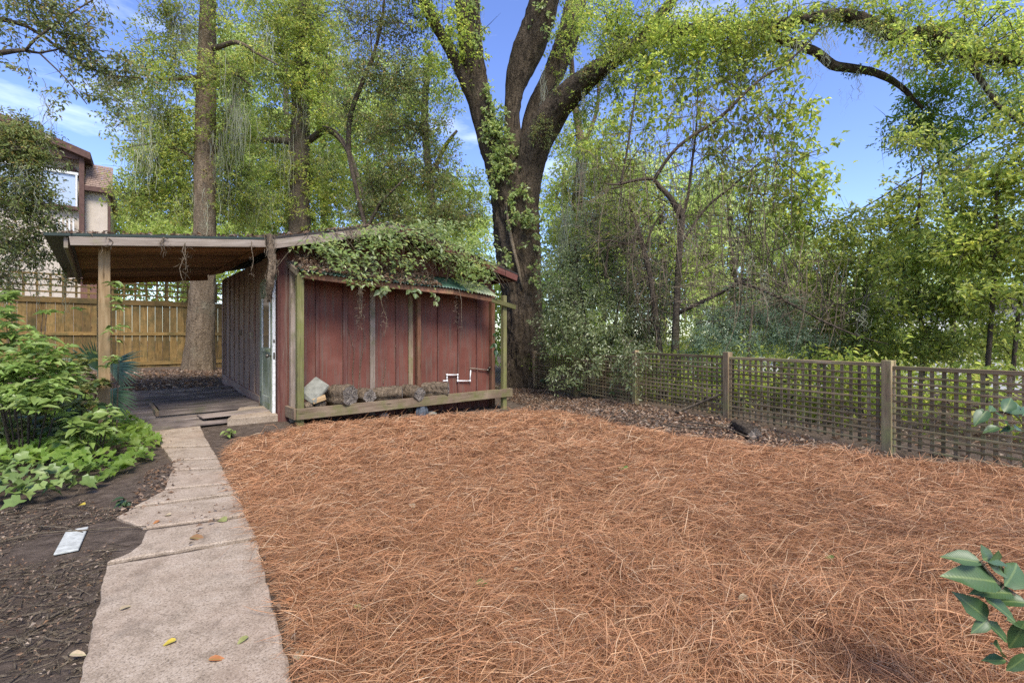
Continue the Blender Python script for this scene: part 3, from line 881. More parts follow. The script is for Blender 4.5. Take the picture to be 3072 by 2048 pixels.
sh2 = board('loose_board', S(-1.02, .86, .155), S(-.18, .92, .165), .36, .02, Z3, M_deck)
tag(sh2, 'grey loose board lying flat before the raised wooden panel', 'board')
slab([S(-.75, .52, 0), S(-.12, .48, 0), S(-.12, 1.2, 0), S(-.45, 1.25, 0)], .10, None, M_conc, 'door_sill')
bpy.data.objects['door_sill']['label'] = 'mossy grey concrete step at the shed door'

# ------------------------------------------------------------------ things stored on and under the shelf
M_logbark = barkmat('log_bark', (.06, .043, .028), (.38, .285, .19), (.12, .11, .07), .2)
M_cut = barkmat('grey_cut_wood', (.12, .10, .08), (.42, .36, .30), (.2, .17, .13), .2)
M_stone = flat('grey_concrete_block', (.21, .205, .165), .9, .2, var=.35, scale=14, bmp=.6)
M_dstone = flat('dark_slate_grey_stone', (.075, .085, .095), .8, .3, var=.5, scale=40, bmp=.5)
def log(p0, p1, r, label, seed, rough=.09, group='logs on the lean-to shelf', bark=None):
    p0 = np.array(p0); p1 = np.array(p1)
    o = thing('log', (p0 + p1) / 2 - Z3 * r, label, 'log', group)
    V, Fs = tube([p0, lerp(p0, p1, .3), lerp(p0, p1, .7), p1], [r * .93, r, r * 1.03, r * .9], 30, .05, rough * 1.7, 9, False, seed, None, .2)
    bk = MB().add(V, Fs).obj('bark', bark or M_logbark, o, True)
    rg = np.random.default_rng(seed); n = 30
    for e, (ring, dirn) in enumerate(((V[:n], unit(p0 - p1)), (V[-n:], unit(p1 - p0)))):
        c = ring.mean(0); P = [c + dirn * .006]
        for f in (.35, .7, 1.0):
            for q in ring: P.append(c + (q - c) * f + dirn * (rg.normal(0, .006) if f < 1 else 0))
        F2 = [(0, 1 + j, 1 + (j + 1) % n) for j in range(n)]
        for b in (0, n):
            F2 += [(1 + b + j, 1 + b + n + j, 1 + b + n + (j + 1) % n, 1 + b + (j + 1) % n) for j in range(n)]
        if e == 1: F2 = [f[::-1] for f in F2]
        MB().add(P, F2).obj('cut_face', M_cut, o)
    return o
def shp(x, y, t):
    s, z = on_t(x, y, t); return S(s, t, z)
zt = .2175
log(S(.60, .34, zt + .16), S(.74, -.04, zt + .17), .16, 'fat hollow grey log with its ragged cut end facing out, second from the stone block', 3, .12)
log(S(1.03, .33, zt + .12), S(1.07, .02, zt + .12), .115, 'short stubby log with a round grey end beside the fat hollow log', 4, .1)
log(S(1.24, .26, zt + .115), S(1.62, .02, zt + .14), .105, 'long cracked log lying lengthwise on the shelf', 5, .12)
log(S(1.84, .34, zt + .12), S(1.90, -.06, zt + .10), .12, 'red brown log with a square end near the middle post', 6, .1)
log(S(2.16, .30, zt + .12), S(2.50, .0, zt + .135), .125, 'tan knotty log right of the middle post', 8, .14)
def rock(name, c, r, label, mat, seed, cat='stone', group=None, flatn=1.0, sub=2):
    import bmesh
    bm = bmesh.new(); bmesh.ops.create_icosphere(bm, subdivisions=sub, radius=1)
    rg = np.random.default_rng(seed); cuts = unit(rg.normal(0, 1, (9, 3)))
    for v in bm.verts:
        p = np.array(v.co)
        for cdir in cuts:
            d = p @ cdir
            if d > .62: p = p - cdir * (d - .62)
        p = p * (1 + rg.normal(0, .02))
        v.co = Vector(p * np.array(r))
    m = bpy.data.meshes.new(name); bm.to_mesh(m); bm.free(); m.materials.append(mat)
    o = bpy.data.objects.new(name, m); o.location = Vector([float(x) for x in c]); o.rotation_euler = (rg.uniform(-.2, .2), rg.uniform(-.2, .2), rg.uniform(0, 6))
    COL.objects.link(o)
    return tag(o, label, cat, group)
V, Fs = cbox(.34, .27, .15, .03)
rgx = np.random.default_rng(2)
V = [(x + rgx.normal(0, .008), y + rgx.normal(0, .008), z + rgx.normal(0, .005)) for x, y, z in V]
sb = MB().add(V, Fs).obj('stone_block', M_stone)
Xb = Vector(U3 * .72 + Z3 * .66 + N3 * .12).normalized(); Zb = (Vector(-N3 * .85 + Z3 * .45 - U3 * .15)); Zb = (Zb - Xb * Zb.dot(Xb)).normalized()
Mb = Matrix((Xb, Zb.cross(Xb), Zb)).transposed().to_4x4(); Mb.translation = Vector(S(.28, .15, .475)); sb.matrix_basis = Mb
tag(sb, 'pale grey concrete block propped at a tilt on the shelf end', 'block')
for i, (s, t, r, lb) in enumerate(((.18, .10, (.10, .09, .08), 'brown wood chunk under the tilted concrete block'), (.36, .12, (.11, .08, .075), 'dark lumpy wood chunk between the tilted block and the fat log'),
                                   (.30, .28, (.12, .1, .12), 'wood chunk wedged behind the tilted concrete block'))):
    rock('wood_chunk', S(s, t, zt + r[2] * .62), r, lb, M_logbark, 20 + i, 'wood chunk', 'wood chunks below the concrete block')
cp = board('wood_offcut', S(.22, .06, .335), S(.40, .06, .385), .075, .06, N3, M_post)
tag(cp, 'small pale cut stick end just below the concrete block', 'offcut')
# under the beam
def ornament():
    o = thing('garden_ornament', S(1.98, .0, -.09), 'small dark grey pointed garden figure half under the bottom beam', 'ornament')
    c = S(1.98, .02, -.09)
    V, Fs = tube([c, c + Z3 * .05, c + Z3 * .12, c + Z3 * .19, c + Z3 * .25, c + Z3 * .275], [.075, .085, .07, .055, .035, .008], 14, None, .05, 4, True, 5)
    MB().add(V, Fs).obj('body', M_dstone, o, True)
    for sg in (-1, 1):
        q = c + U3 * .07 * sg
        V, Fs = tube([q + Z3 * .20, q * 1 + Z3 * .12 + U3 * .02 * sg, q + Z3 * .03 + U3 * .03 * sg - N3 * .02], [.015, .03, .02], 8)
        MB().add(V, Fs).obj('wing', M_dstone, o, True)
    V, Fs = tube([c + Z3 * .02 - N3 * .05, c + Z3 * .03 - N3 * .12], [.04, .02], 8)
    MB().add(V, Fs).obj('foot', M_dstone, o, True)
ornament()
for i, (s, t, r, lb) in enumerate(((1.72, .05, (.13, .07, .05), 'flat brown stone under the beam beside the garden figure'), (2.2, .08, (.12, .08, .05), 'low grey stone on the other side of the garden figure'),
                                   (1.35, .12, (.1, .08, .06), 'mossy stone in the shade under the beam'))):
    rock('stone', S(s, t, float(zg(*S(s, t, 0)[:2])) + r[2] * .5), r, lb, M_stone if i else M_logbark, 30 + i, 'stone', 'stones under the bottom beam')

# ------------------------------------------------------------------ fences
def lattice_fence():
    A = np.array([4.05, 5.02, 0]); e = np.array([-.416, .909, 0]); e /= np.linalg.norm(e); sp = 2.07
    nr = np.array([e[1] * -1, e[0], 0]); 
    if nr @ (-A) < 0: nr = -nr                                   # towards the yard
    f = thing('lattice_fence', A + e * 4, 'low mossy wooden lattice fence along the right of the yard', 'fence')
    rg = np.random.default_rng(3)
    for k in range(-1, 5):
        p = A + e * sp * k; z = float(zg(p[0], p[1]))
        board('post', p + Z3 * (z - .1), p + Z3 * (z + 1.03 + rg.normal(0, .01)), .095, .095, nr, M_lattice, f)
    for k in range(-1, 4):
        p = A + e * (sp * k + .05); q = A + e * (sp * (k + 1) - .05)
        zo = (-.015, .0, .01, -.01, 0)[k + 1] + .5 * float(zg(p[0], p[1]) + zg(q[0], q[1])); sg = rg.normal(0, .006)
        board('rail', p + Z3 * (.955 + zo), q + Z3 * (.955 + zo + sg), .04, .05, nr, M_lattice, f)
        nh = 12
        for j in range(nh):
            z = .12 + j * (.80 / nh) + zo
            board('slat', p + nr * .018 + Z3 * (z + rg.normal(0, .003)), q + nr * .018 + Z3 * (z + rg.normal(0, .006)), .0225, .012, nr, M_lattice, f)
        nv = 21
        for j in range(nv):
            c = lerp(p, q, (j + .5) / nv) + e * rg.normal(0, .004)
            board('slat', c + Z3 * (.08 + zo), c + e * rg.normal(0, .004) + Z3 * (.935 + zo), .034, .014, nr, M_lattice, f)
lattice_fence()
def wood_fence():
    P0 = np.array([-13.9, 12.75, 0]); a = math.radians(40.5); e = np.array([math.cos(a), math.sin(a), 0]); nr = np.array([math.sin(a), -math.cos(a), 0])
    f = thing('board_fence', P0 + e * 4, 'tall yellowish board fence topped with lattice behind the carport', 'fence')
    rg = np.random.default_rng(4); Lf = 11.0; bw = .19; x = -6.2
    while x < Lf:
        p = P0 + e * (x + bw / 2)
        p = p + nr * rg.choice([0, .006, .011])
        board('plank', p + Z3 * .15, p + Z3 * (2.30 + rg.normal(0, .004)), bw - .004, .022, nr, M_fence, f, c=.007)
        x += bw
    for z, w in ((2.33, .16), (1.36, .10), (.44, .11)):
        board('rail', P0 - e * 6.2 + nr * .034 + Z3 * z, P0 + e * Lf + nr * .034 + Z3 * z, w, .045, nr, M_fence, f)
    for z in (2.56, 2.74, 2.92):
        board('slat', P0 - e * 6.2 + nr * .01 + Z3 * z, P0 + e * Lf + nr * .01 + Z3 * z, .05, .016, nr, M_fence, f)
    board('rail', P0 - e * 6.2 + Z3 * 3.06, P0 + e * Lf + Z3 * 3.06, .05, .06, nr, M_fence, f)
    x = -6.1
    while x < Lf:
        p = P0 + e * x
        board('slat', p - nr * .008 + Z3 * 2.42, p - nr * .008 + Z3 * 3.04, .055, .016, nr, M_fence, f); x += .27
    for k in range(8):
        p = P0 + e * (k * 2.4 - 6.0) - nr * .06
        board('post', p + Z3 * .0, p + Z3 * 3.1, .09, .09, nr, M_fence, f)
wood_fence()

# ------------------------------------------------------------------ trees and other growth
def crown(lobes, L, wr, rg, k=34, tl=.55, droop=.25, flatten=.7, gap=.0):
    """leaf clusters through ellipsoid lobes; a lobe is (x, y, rx, ry, Y, coverage[, depth]). Returns leaves and twigs."""
    VV, FF, T0, TD, TL, BR = [], [], [], [], [], []; nb = 0
    for lb in lobes:
        x, y, rx, ry, Y, cov = lb[:6]
        c = at(x, y, Y); ax, az = rx * Y / FD, ry * Y / FD
        ay = lb[6] if len(lb) > 6 else .75 * max(ax, az)
        leafpx = (L * L * wr * .5 * .55) * (FD / Y) ** 2
        n = cov * math.pi * rx * ry / leafpx
        nc = max(3, int(n / k))
        q = unit(rg.normal(0, 1, (nc, 3))) * rg.uniform(0, 1, (nc, 1)) ** .42
        C = c + q * np.array([ax, ay, az])
        if gap:
            f = lump(C[:, 0] * 1.3 + C[:, 1] * .7, C[:, 2] * 1.4 + C[:, 1] * .3, 1.1)
            C = C[f > -1 + gap]; q = q[f > -1 + gap]
        C = C[C[:, 2] > .12]; q = q[:len(C)]; nc = len(C)
        if nc == 0: continue
        tdir = unit(q * np.array([1, 1, .5]) + rg.normal(0, .6, (nc, 3)) + np.array([0, 0, -droop]))
        tlen = tl * rg.uniform(.6, 1.3, nc)
        T0.append(C); TD.append(tdir); TL.append(tlen)
        j = rg.uniform(0, 1, nc) < .4; BR.append(np.concatenate([c + (C[j] - c) * .12 + rg.normal(0, .1, (j.sum(), 3)), C[j]], 1))
        m = rg.poisson(k, nc); ii = np.repeat(np.arange(nc), m); N = len(ii)
        u = rg.uniform(-.5, .55, N)
        side = rg.normal(0, 1, (N, 3)); side -= tdir[ii] * (side * tdir[ii]).sum(1)[:, None]; side = unit(side) * np.array([1, 1, flatten])
        P = C[ii] + tdir[ii] * (u * tlen[ii])[:, None] + side * (rg.exponential(.45, N) * tl * .30 * (1.1 - np.abs(u)))[:, None]
        D = unit(tdir[ii] * .55 + side * .8 + rg.normal(0, .35, (N, 3)) + np.array([0, 0, -droop]))
        Nn = np.array([0, 0, 1.0]) + rg.normal(0, .55, (N, 3))
        V, Fc = leaf_tris(P, D, Nn, L * rg.uniform(.65, 1.25, N), wr, .25, rg.uniform(0, .3, (N, 1)))
        VV.append(V); FF.append(Fc + nb); nb += len(V)
    return np.vstack(VV), np.vstack(FF), np.vstack(T0), np.vstack(TD), np.concatenate(TL), np.vstack(BR)
def add_crown(tree, lobes, L, wr, mat, seed, twig_mat=None, tw=.008, name='crown', **kw):
    rg = np.random.default_rng(seed)
    V, Fc, C, D, TLn, BR = crown(lobes, L, wr, rg, **kw)
    o = np_obj(name, V, Fc, mat, tree)
    if twig_mat is not None:
        n = len(C)
        V, Fq = ribbons(C - D * (TLn * .3)[:, None], D + rg.normal(0, .15, (n, 3)), TLn * 1.5, np.full(n, tw) * rg.uniform(.6, 1.4, n), rg.normal(0, .35, n), 3, rg)
        d = BR[:, 3:] - BR[:, :3]; ln = np.linalg.norm(d, axis=1); m = len(d)
        V2, F2 = ribbons((BR[:, :3] + BR[:, 3:]) / 2, d + 1e-6, ln, tw * 1.9 * rg.uniform(.6, 1.4, m), rg.normal(0, .3, m), 4, rg)
        V = np.vstack([V, V2]); Fq = np.vstack([Fq, F2 + len(V) - len(V2)])
        tag(np_obj('twigs', V, Fq, twig_mat, tree), kind='stuff')
    return o
def limb_obj(name, pts, mat, tree, sides=8, step=.18, rough=.05, ridges=5, seed=0, **kw):
    """pts: (x, y, Y, half-width in px); placed and sized from the survey"""
    P = [at(x, y, Y) for x, y, Y, w in pts]; R = [w * Y / FD for x, y, Y, w in pts]
    V, Fs = tube(P, R, sides, step, rough, ridges, True, seed, **kw)
    return MB().add(V, Fs).obj(name, mat, tree, True)
def drape(tree, spots, seed, mat=None, name='moss', wide=.010):
    """hanging grey moss: spots are (x, y top, length, half-width, Y, strands)"""
    rg = np.random.default_rng(seed); VV, FF, nb = [], [], 0; ns = 7
    for x, y, ln, hw, Y, n in spots:
        top = at(x, y, Y); sc = Y / FD
        P = top + np.stack([rg.normal(0, hw * sc * .55, n), rg.normal(0, hw * sc * .8, n), -rg.uniform(0, .45, n) * ln * sc], 1)
        ll = ln * sc * rg.uniform(.25, .85, n)
        u = np.linspace(0, 1, ns + 1)
        ph = rg.uniform(0, 6.28, (n, 4)); am = rg.uniform(.01, .05, (n, 2))
        px = am[:, :1] * np.sin(ph[:, :1] + u[None] * rg.uniform(5, 14, (n, 1))) + .02 * np.sin(ph[:, 1:2] + u[None] * 23)
        py = am[:, 1:] * np.sin(ph[:, 2:3] + u[None] * rg.uniform(5, 14, (n, 1)))
        pts = P[:, None] + np.stack([px, py, -u[None] * ll[:, None]], -1)
        W_ = wide * rg.uniform(.5, 1.5, n)[:, None] * (1 - .8 * u[None] ** 2)
        a = rg.uniform(0, np.pi, n)
        off = np.stack([np.cos(a), np.sin(a), 0 * a], 1)[:, None] * W_[..., None] * .5
        V = np.stack([pts - off, pts + off], 2).reshape(-1, 3); k = np.arange(ns)
        q = np.stack([2 * k, 2 * k + 1, 2 * k + 3, 2 * k + 2], 1)
        FF.append((np.arange(n)[:, None, None] * 2 * (ns + 1) + q[None]).reshape(-1, 4) + nb); VV.append(V); nb += len(V)
    return tag(np_obj(name, np.vstack(VV), np.vstack(FF), mat or M_moss, tree), kind='stuff')
def tree(name, base, label, cat='tree', group=None):
    return thing(name, base, label, cat, group)
def gp(x, Y):
    X = (x - 1176) / FD * Y
    return np.array([X, Y, float(zg(X, Y)) - .05])

# --- the big live oak behind the shed
def live_oak():
    b = gp(1212, 13.2)
    t = tree('live_oak', b, 'huge dark live oak with forking mossy limbs towering behind the shed')
    P = [b - Z3 * .2, at(1212, 850, 13.2), at(1206, 760, 13.2), at(1200, 680, 13.2), at(1190, 580, 13.2), at(1184, 480, 13.2), at(1182, 420, 13.2), at(1178, 385, 13.2)]
    R = np.array([46, 45, 42, 43, 50, 52, 54, 45]) * 13.2 / FD
    V, Fs = tube(P, R, 96, .07, .115, 17, True, 21, flare=(.38, .5), nz=.25)
    MB().add(V, Fs).obj('trunk', M_oakbark, t, True)
    spec = [
        [(1172, 440, 13.2, 42), (1146, 370, 13.1, 34), (1116, 290, 13.0, 27), (1096, 200, 12.9, 26), (1082, 117, 12.8, 27), (1074, 0, 12.7, 27), (1066, -130, 12.5, 24), (1050, -300, 12.2, 15)],
        [(1188, 440, 13.3, 36), (1180, 350, 13.25, 22), (1176, 270, 13.2, 17), (1181, 215, 13.15, 20), (1190, 176, 13.1, 27), (1211, 117, 13.0, 35), (1236, 55, 12.8, 35), (1252, -10, 12.6, 33), (1275, -170, 12.2, 26), (1300, -330, 12.0, 13)],
        [(1198, 430, 13.6, 28), (1206, 330, 13.8, 15), (1222, 260, 13.9, 16), (1245, 215, 14.0, 19), (1268, 176, 14.2, 23), (1300, 98, 14.4, 26), (1320, 20, 14.7, 24), (1360, -150, 15.2, 15)],
        [(1198, 490, 13.1, 36), (1212, 400, 12.9, 34), (1231, 332, 12.6, 35), (1263, 273, 12.3, 34), (1306, 218, 11.9, 29), (1360, 172, 11.5, 23), (1420, 128, 11.1, 19), (1480, 96, 10.8, 16), (1550, 72, 10.6, 13),
         (1640, 66, 10.2, 10), (1740, 60, 9.9, 9), (1835, 46, 9.6, 10), (1925, 34, 9.4, 12), (1990, 50, 9.2, 14), (2055, 84, 9.0, 12), (2125, 74, 8.8, 13), (2200, 104, 8.6, 13), (2275, 130, 8.4, 12), (2370, 142, 8.2, 10), (2480, 175, 8.0, 6)],
        [(1740, 70, 9.9, 12), (1815, 98, 9.8, 10), (1878, 122, 9.7, 9), (1912, 150, 9.7, 10), (1960, 158, 9.6, 9), (2012, 168, 9.6, 8), (2065, 196, 9.5, 6), (2120, 250, 9.4, 3)],
        [(1106, 270, 13.0, 14), (1078, 215, 12.8, 12), (1055, 160, 12.6, 12), (1028, 105, 12.4, 12), (990, 40, 12.1, 12), (955, -40, 11.8, 10), (900, -130, 11.4, 6)],
        [(2200, 104, 8.6, 10), (2250, 180, 8.5, 6), (2300, 250, 8.4, 4), (2370, 300, 8.3, 2)],
        [(1450, 110, 11.0, 14), (1530, 20, 10.9, 12), (1600, -80, 10.7, 9), (1700, -200, 10.4, 5)],
    ]
    for i, sp in enumerate(spec):
        limb_obj('limb', sp, M_oakbark, t, 40 if i < 4 else 14, .13, .055 if i < 4 else .07, 11 if i < 4 else 6, 40 + i)
    lobes = [(1420, 85, 85, 60, 11.2, .8), (1500, 60, 80, 55, 10.9, 1.1), (1600, 85, 85, 60, 10.4, 1.0), (1690, 70, 90, 60, 10.0, 1.1), (1790, 60, 80, 55, 9.8, 1.1), (1740, 170, 70, 60, 10, .45),
             (1880, 30, 70, 35, 9.6, .9), (1980, 25, 70, 40, 9.3, .9), (2060, 60, 70, 50, 9.1, 1.1), (2150, 85, 75, 50, 8.8, 1.2), (2240, 60, 90, 70, 8.6, 1.0), (2330, 110, 70, 70, 8.4, 1.2),
             (2150, 130, 80, 40, 9, .9), (1370, 30, 60, 50, 12, .7), (1320, 60, 35, 70, 14, .7), (1010, 70, 70, 90, 12.2, .9), (960, -20, 70, 60, 11.8, .9), (1070, 30, 25, 60, 12.6, .35),
             (1345, 250, 45, 50, 12, .7), (1450, 110, 80, 45, 10.2, 1.0, .5), (1560, 90, 90, 50, 9.9, 1.3, .5), (1660, 90, 90, 55, 9.5, 1.3, .5), (1760, 75, 70, 45, 9.3, 1.2, .5), (1660, 150, 90, 40, 10.2, .7), (1500, 160, 70, 40, 10.6, .7), (2080, 100, 60, 35, 8.4, 1.0, .4), (2190, 120, 70, 35, 8.1, 1.0, .4), (2300, 110, 60, 40, 7.9, 1.0, .4), (1400, 60, 70, 50, 11.4, .8), (1290, 120, 40, 80, 14, .6), (1090, 90, 24, 80, 12.5, .4), (1040, 180, 40, 60, 12.6, .5), (1400, 180, 60, 50, 11.4, .8), (1290, -20, 60, 40, 12.4, .4), (1480, 150, 60, 40, 10.8, .8),
             (1650, -120, 260, 90, 10.5, .5), (1150, -260, 330, 110, 12.5, .5), (2150, -90, 220, 80, 9, .5)]
    add_crown(t, lobes, .085, .52, YG, 51, M_twig, .010, k=30, tl=.55)
    # creeper on the fork and resurrection fern along the limbs
    cl = [(1140, 300, 28, 70, 12.55, 1.6, .12), (1160, 360, 26, 60, 12.5, 1.6, .12), (1130, 420, 18, 60, 12.5, 1.1, .1), (1120, 240, 18, 50, 12.5, .8, .12), (1085, 60, 22, 70, 12.4, .5, .2), (1240, 40, 30, 60, 12.3, .35, .25),
          (1210, 500, 55, 22, 12.4, 1.3, .2), (1185, 455, 40, 30, 12.4, .8, .1), (1225, 560, 30, 30, 12.4, .4, .15), (1150, 600, 35, 30, 12.3, .6, .2), (1228, 620, 15, 50, 12.4, .7, .1)]
    add_crown(t, cl, .10, .72, VINE, 52, M_twig, .008, name='foliage', k=16, tl=.3)
    fern = [(1250, 300, 32, 40, 12.1, .8, .25), (1300, 215, 36, 25, 11.8, .9, .25), (1360, 165, 40, 22, 11.3, .9, .25), (1430, 112, 45, 22, 10.9, .9, .2), (1930, 34, 60, 20, 9.3, .9, .25), (2020, 62, 55, 24, 9.0, 1.2, .25),
            (2110, 80, 60, 22, 8.8, 1.1, .25), (2210, 108, 60, 22, 8.6, 1.2, .25), (2310, 135, 60, 22, 8.4, 1.1, .2), (1970, 163, 55, 12, 9.6, .5, .1), (1075, 60, 22, 90, 12.6, .5, .3)]
    add_crown(t, fern, .055, .35, DG, 53, None, name='foliage', k=20, tl=.22)
    drape(t, [(1900, 50, 110, 16, 9.2, 24), (1830, 60, 140, 18, 9.3, 26), (2080, 100, 110, 16, 8.8, 24), (1960, 165, 90, 20, 9.5, 20), (1700, 110, 170, 14, 9.8, 22), (1560, 130, 200, 16, 10.4, 26), (1480, 140, 220, 14, 10.8, 26), (2260, 140, 120, 14, 8.3, 22), (2020, 60, 70, 18, 9.0, 26), (1985, 80, 60, 15, 9.1, 16), (2150, 100, 70, 20, 8.7, 18), (1395, 110, 120, 14, 11.2, 30), (1250, 150, 150, 12, 12.6, 18), (1420, 90, 60, 15, 11, 14),
              (1090, 0, 130, 16, 12.6, 40), (1330, 300, 220, 22, 12.0, 40), (1880, 140, 60, 14, 9.6, 10), (1300, 420, 200, 18, 13, 30), (1290, 480, 150, 20, 13, 40), (1340, 200, 90, 20, 11.6, 14)], 54)
    # dead roots and a pale dead vine up the trunk
    limb_obj('root', [(1200, 665, 12.62, 2), (1190, 615, 12.55, 4), (1176, 555, 12.5, 4), (1166, 500, 12.5, 3), (1163, 465, 12.55, 1.5)], M_twigpale, t, 7, .2, .1, 3, 61)
live_oak()

# --- the tall tree behind the carport
def tall_tree():
    b = gp(458, 13.4)
    t = tree('tall_tree', b, 'tall straight grey barked tree rising behind the carport roof')
    P = [b - Z3 * .1, at(458, 840, 13.4), at(462, 740, 13.4), at(466, 650, 13.4), at(470, 540, 13.4), at(471, 400, 13.4), at(473, 250, 13.4), at(476, 100, 13.4), at(478, 0, 13.4), at(482, -180, 13.4), at(484, -380, 13.4)]
    R = np.array([31, 29, 27, 25, 22, 21.5, 20, 17.5, 15.5, 11, 4]) * 13.4 / FD
    V, Fs = tube(P, R, 36, .14, .045, 14, True, 71, flare=(.25, .4))
    MB().add(V, Fs).obj('trunk', M_pinebark, t, True)
    for i, sp in enumerate(([(488, 112, 13.4, 6), (510, 106, 13.1, 5.5), (535, 98, 12.8, 5), (562, 104, 12.5, 4), (592, 124, 12.3, 3), (640, 150, 12.1, 1.5)],
                            [(462, 178, 13.4, 5), (430, 180, 13.1, 4), (380, 183, 12.8, 3), (320, 170, 12.5, 2)],
                            [(492, 152, 13.4, 5), (515, 150, 13.0, 5), (522, 140, 12.9, 4), (514, 128, 12.8, 2)],
                            [(522, 150, 13.0, 3), (550, 176, 12.8, 2.5), (580, 200, 12.6, 1.5)],
                            [(462, 210, 13.3, 6), (450, 200, 13.2, 5), (448, 190, 13.1, 2)],
                            [(490, 350, 13.4, 6), (510, 320, 13.7, 5), (530, 250, 14, 4), (560, 180, 14.2, 2)],
                            [(460, 380, 13.4, 5), (420, 350, 13.2, 4), (360, 330, 13.0, 2.5), (290, 340, 12.8, 1.5)],
                            [(480, -40, 13.4, 7), (420, -110, 13, 5), (330, -150, 12.6, 2)], [(480, -60, 13.4, 7), (560, -120, 13, 5), (650, -150, 12.6, 2)])):
        limb_obj('limb', sp, M_pinebark, t, 10, .15, .06, 4, 80 + i)
    lobes = [(400, 60, 75, 75, 13.0, .9), (340, 110, 60, 50, 12.8, .6), (390, 160, 80, 45, 12.9, .9), (330, 180, 90, 40, 12.6, .9), (260, 200, 55, 35, 12.4, .7), (360, 260, 80, 60, 13, 1.1), (420, 330, 60, 70, 13.2, 1.2),
             (300, 280, 60, 35, 12.7, .8), (370, 400, 70, 70, 13.3, 1.1), (310, 440, 60, 60, 13.4, .9), (300, 360, 55, 30, 12.8, .4), (520, 180, 60, 60, 12.7, .9), (570, 130, 60, 50, 12.4, .8), (540, 300, 60, 80, 13.6, 1.0),
             (530, 420, 55, 80, 13.8, 1.1), (420, 470, 70, 50, 13.8, 1.2), (520, 40, 60, 60, 12.8, .6), (560, 480, 70, 50, 14.2, 1.1), (480, -120, 200, 90, 13, .6), (480, -280, 150, 90, 13, .6)]
    add_crown(t, lobes, .085, .5, MG, 91, M_twig, .010, k=30, tl=.6)
    drape(t, [(345, 195, 170, 16, 12.7, 45), (370, 200, 130, 18, 12.8, 40), (320, 290, 110, 26, 12.6, 40), (350, 330, 120, 28, 12.8, 50), (415, 0, 180, 18, 12.8, 45), (400, 20, 260, 10, 12.8, 25), (445, 10, 140, 12, 12.9, 25),
              (540, 120, 220, 16, 12.7, 45), (555, 200, 170, 18, 12.7, 40), (530, 240, 200, 20, 13.2, 45), (500, 300, 160, 14, 13.0, 26), (280, 230, 80, 26, 12.4, 30), (610, 40, 130, 16, 12.6, 24), (430, 420, 100, 26, 13.4, 36),
              (590, 420, 110, 26, 14, 36), (520, 410, 120, 20, 13.6, 30), (300, 330, 80, 22, 12.6, 24), (470, 420, 130, 10, 13.1, 14)], 92)
tall_tree()

# --- trees standing between and behind
def stem_tree(name, label, stems, lobes, mat, seed, L=.085, bark=None, group=None, moss=None, wr=.5, base=None, tl=.6, tw=.01, cat='tree', part='trunk', k=30, twm=None, gap=0.0):
    x, Y = base
    t = tree(name, gp(x, Y), label, cat, group)
    for i, sp in enumerate(stems):
        limb_obj(part if i == 0 else 'limb', sp, bark or M_bgbark, t, 12 if sp[0][3] > 6 else 7, .22, .05, 5, seed + i)
    add_crown(t, lobes, L, wr, mat, seed + 50, twm or M_twig, tw, k=k, tl=tl, gap=gap)
    if moss: drape(t, moss, seed + 70, wide=.011)
    return t
g1 = 'trees behind the shed'
stem_tree('broadleaf_tree', 'stout trunked green tree directly behind the shed roof ridge', 
          [[(690, 900, 17, 28), (690, 640, 17, 25), (688, 400, 17, 22), (692, 200, 17, 19), (700, 0, 17, 15), (705, -200, 17, 8)], [(690, 330, 17, 9), (640, 322, 16.6, 7), (580, 322, 16.2, 6), (550, 320, 16, 4)], [(700, 330, 17, 8), (750, 300, 16.6, 7), (790, 330, 16.3, 6), (820, 400, 16.2, 5), (840, 470, 16.1, 3)]],
          [(640, 60, 75, 80, 16.4, 1.1), (720, 40, 80, 70, 16.4, 1.1), (650, 180, 75, 70, 16.6, 1.1), (740, 160, 75, 80, 16.4, 1.2), (620, 300, 60, 70, 16.8, 1.1), (740, 270, 70, 60, 16.6, .9), (640, 410, 75, 70, 17, 1.2), (740, 400, 75, 70, 17, 1.1), (600, 490, 80, 45, 17.2, 1.2), (700, 490, 80, 45, 17.2, 1.1), (690, -120, 190, 100, 16.5, .6)],
          MG, 200, .10, None, g1, [(600, 60, 120, 20, 16, 30), (610, 250, 140, 24, 16.3, 40), (660, 300, 160, 22, 16.3, 40), (640, 420, 110, 26, 16.6, 40), (700, 220, 120, 14, 16.3, 24), (750, 330, 100, 20, 16.3, 24)], base=(690, 17))
stem_tree('slender_tree', 'thin dark stemmed tree leaning right behind the shed', 
          [[(840, 900, 12.6, 6), (840, 560, 12.6, 5.5), (826, 470, 12.6, 5), (806, 380, 12.5, 5), (800, 330, 12.5, 6), (806, 260, 12.4, 5.5), (832, 190, 12.3, 5), (860, 120, 12.2, 4), (878, 40, 12.1, 3), (888, -60, 12, 2)], [(840, 530, 12.6, 4), (866, 480, 12.6, 3.5), (880, 460, 12.5, 3), (930, 410, 12.4, 1.6)], [(806, 350, 12.5, 3), (770, 300, 12.6, 2), (740, 290, 12.6, 1.3)], [(856, 150, 12.2, 2), (850, 60, 12.3, 1.5), (845, -10, 12.3, 1)]],
          [(830, 60, 70, 70, 12.2, .8), (920, 60, 60, 70, 12.2, .7), (850, 170, 80, 60, 12.3, .9), (930, 190, 70, 70, 12.4, .9), (800, 250, 60, 50, 12.4, .7), (890, 300, 80, 60, 12.6, .7), (960, 300, 70, 60, 12.8, .6), (930, 400, 90, 60, 13, .8), (860, 430, 70, 60, 12.9, .8), (1010, 400, 60, 60, 13.2, .7), (900, 490, 110, 36, 13, 1.1), (1030, 490, 80, 40, 13.2, 1.0)],
          DG, 220, .075, M_twig, g1, None, base=(840, 12.6))
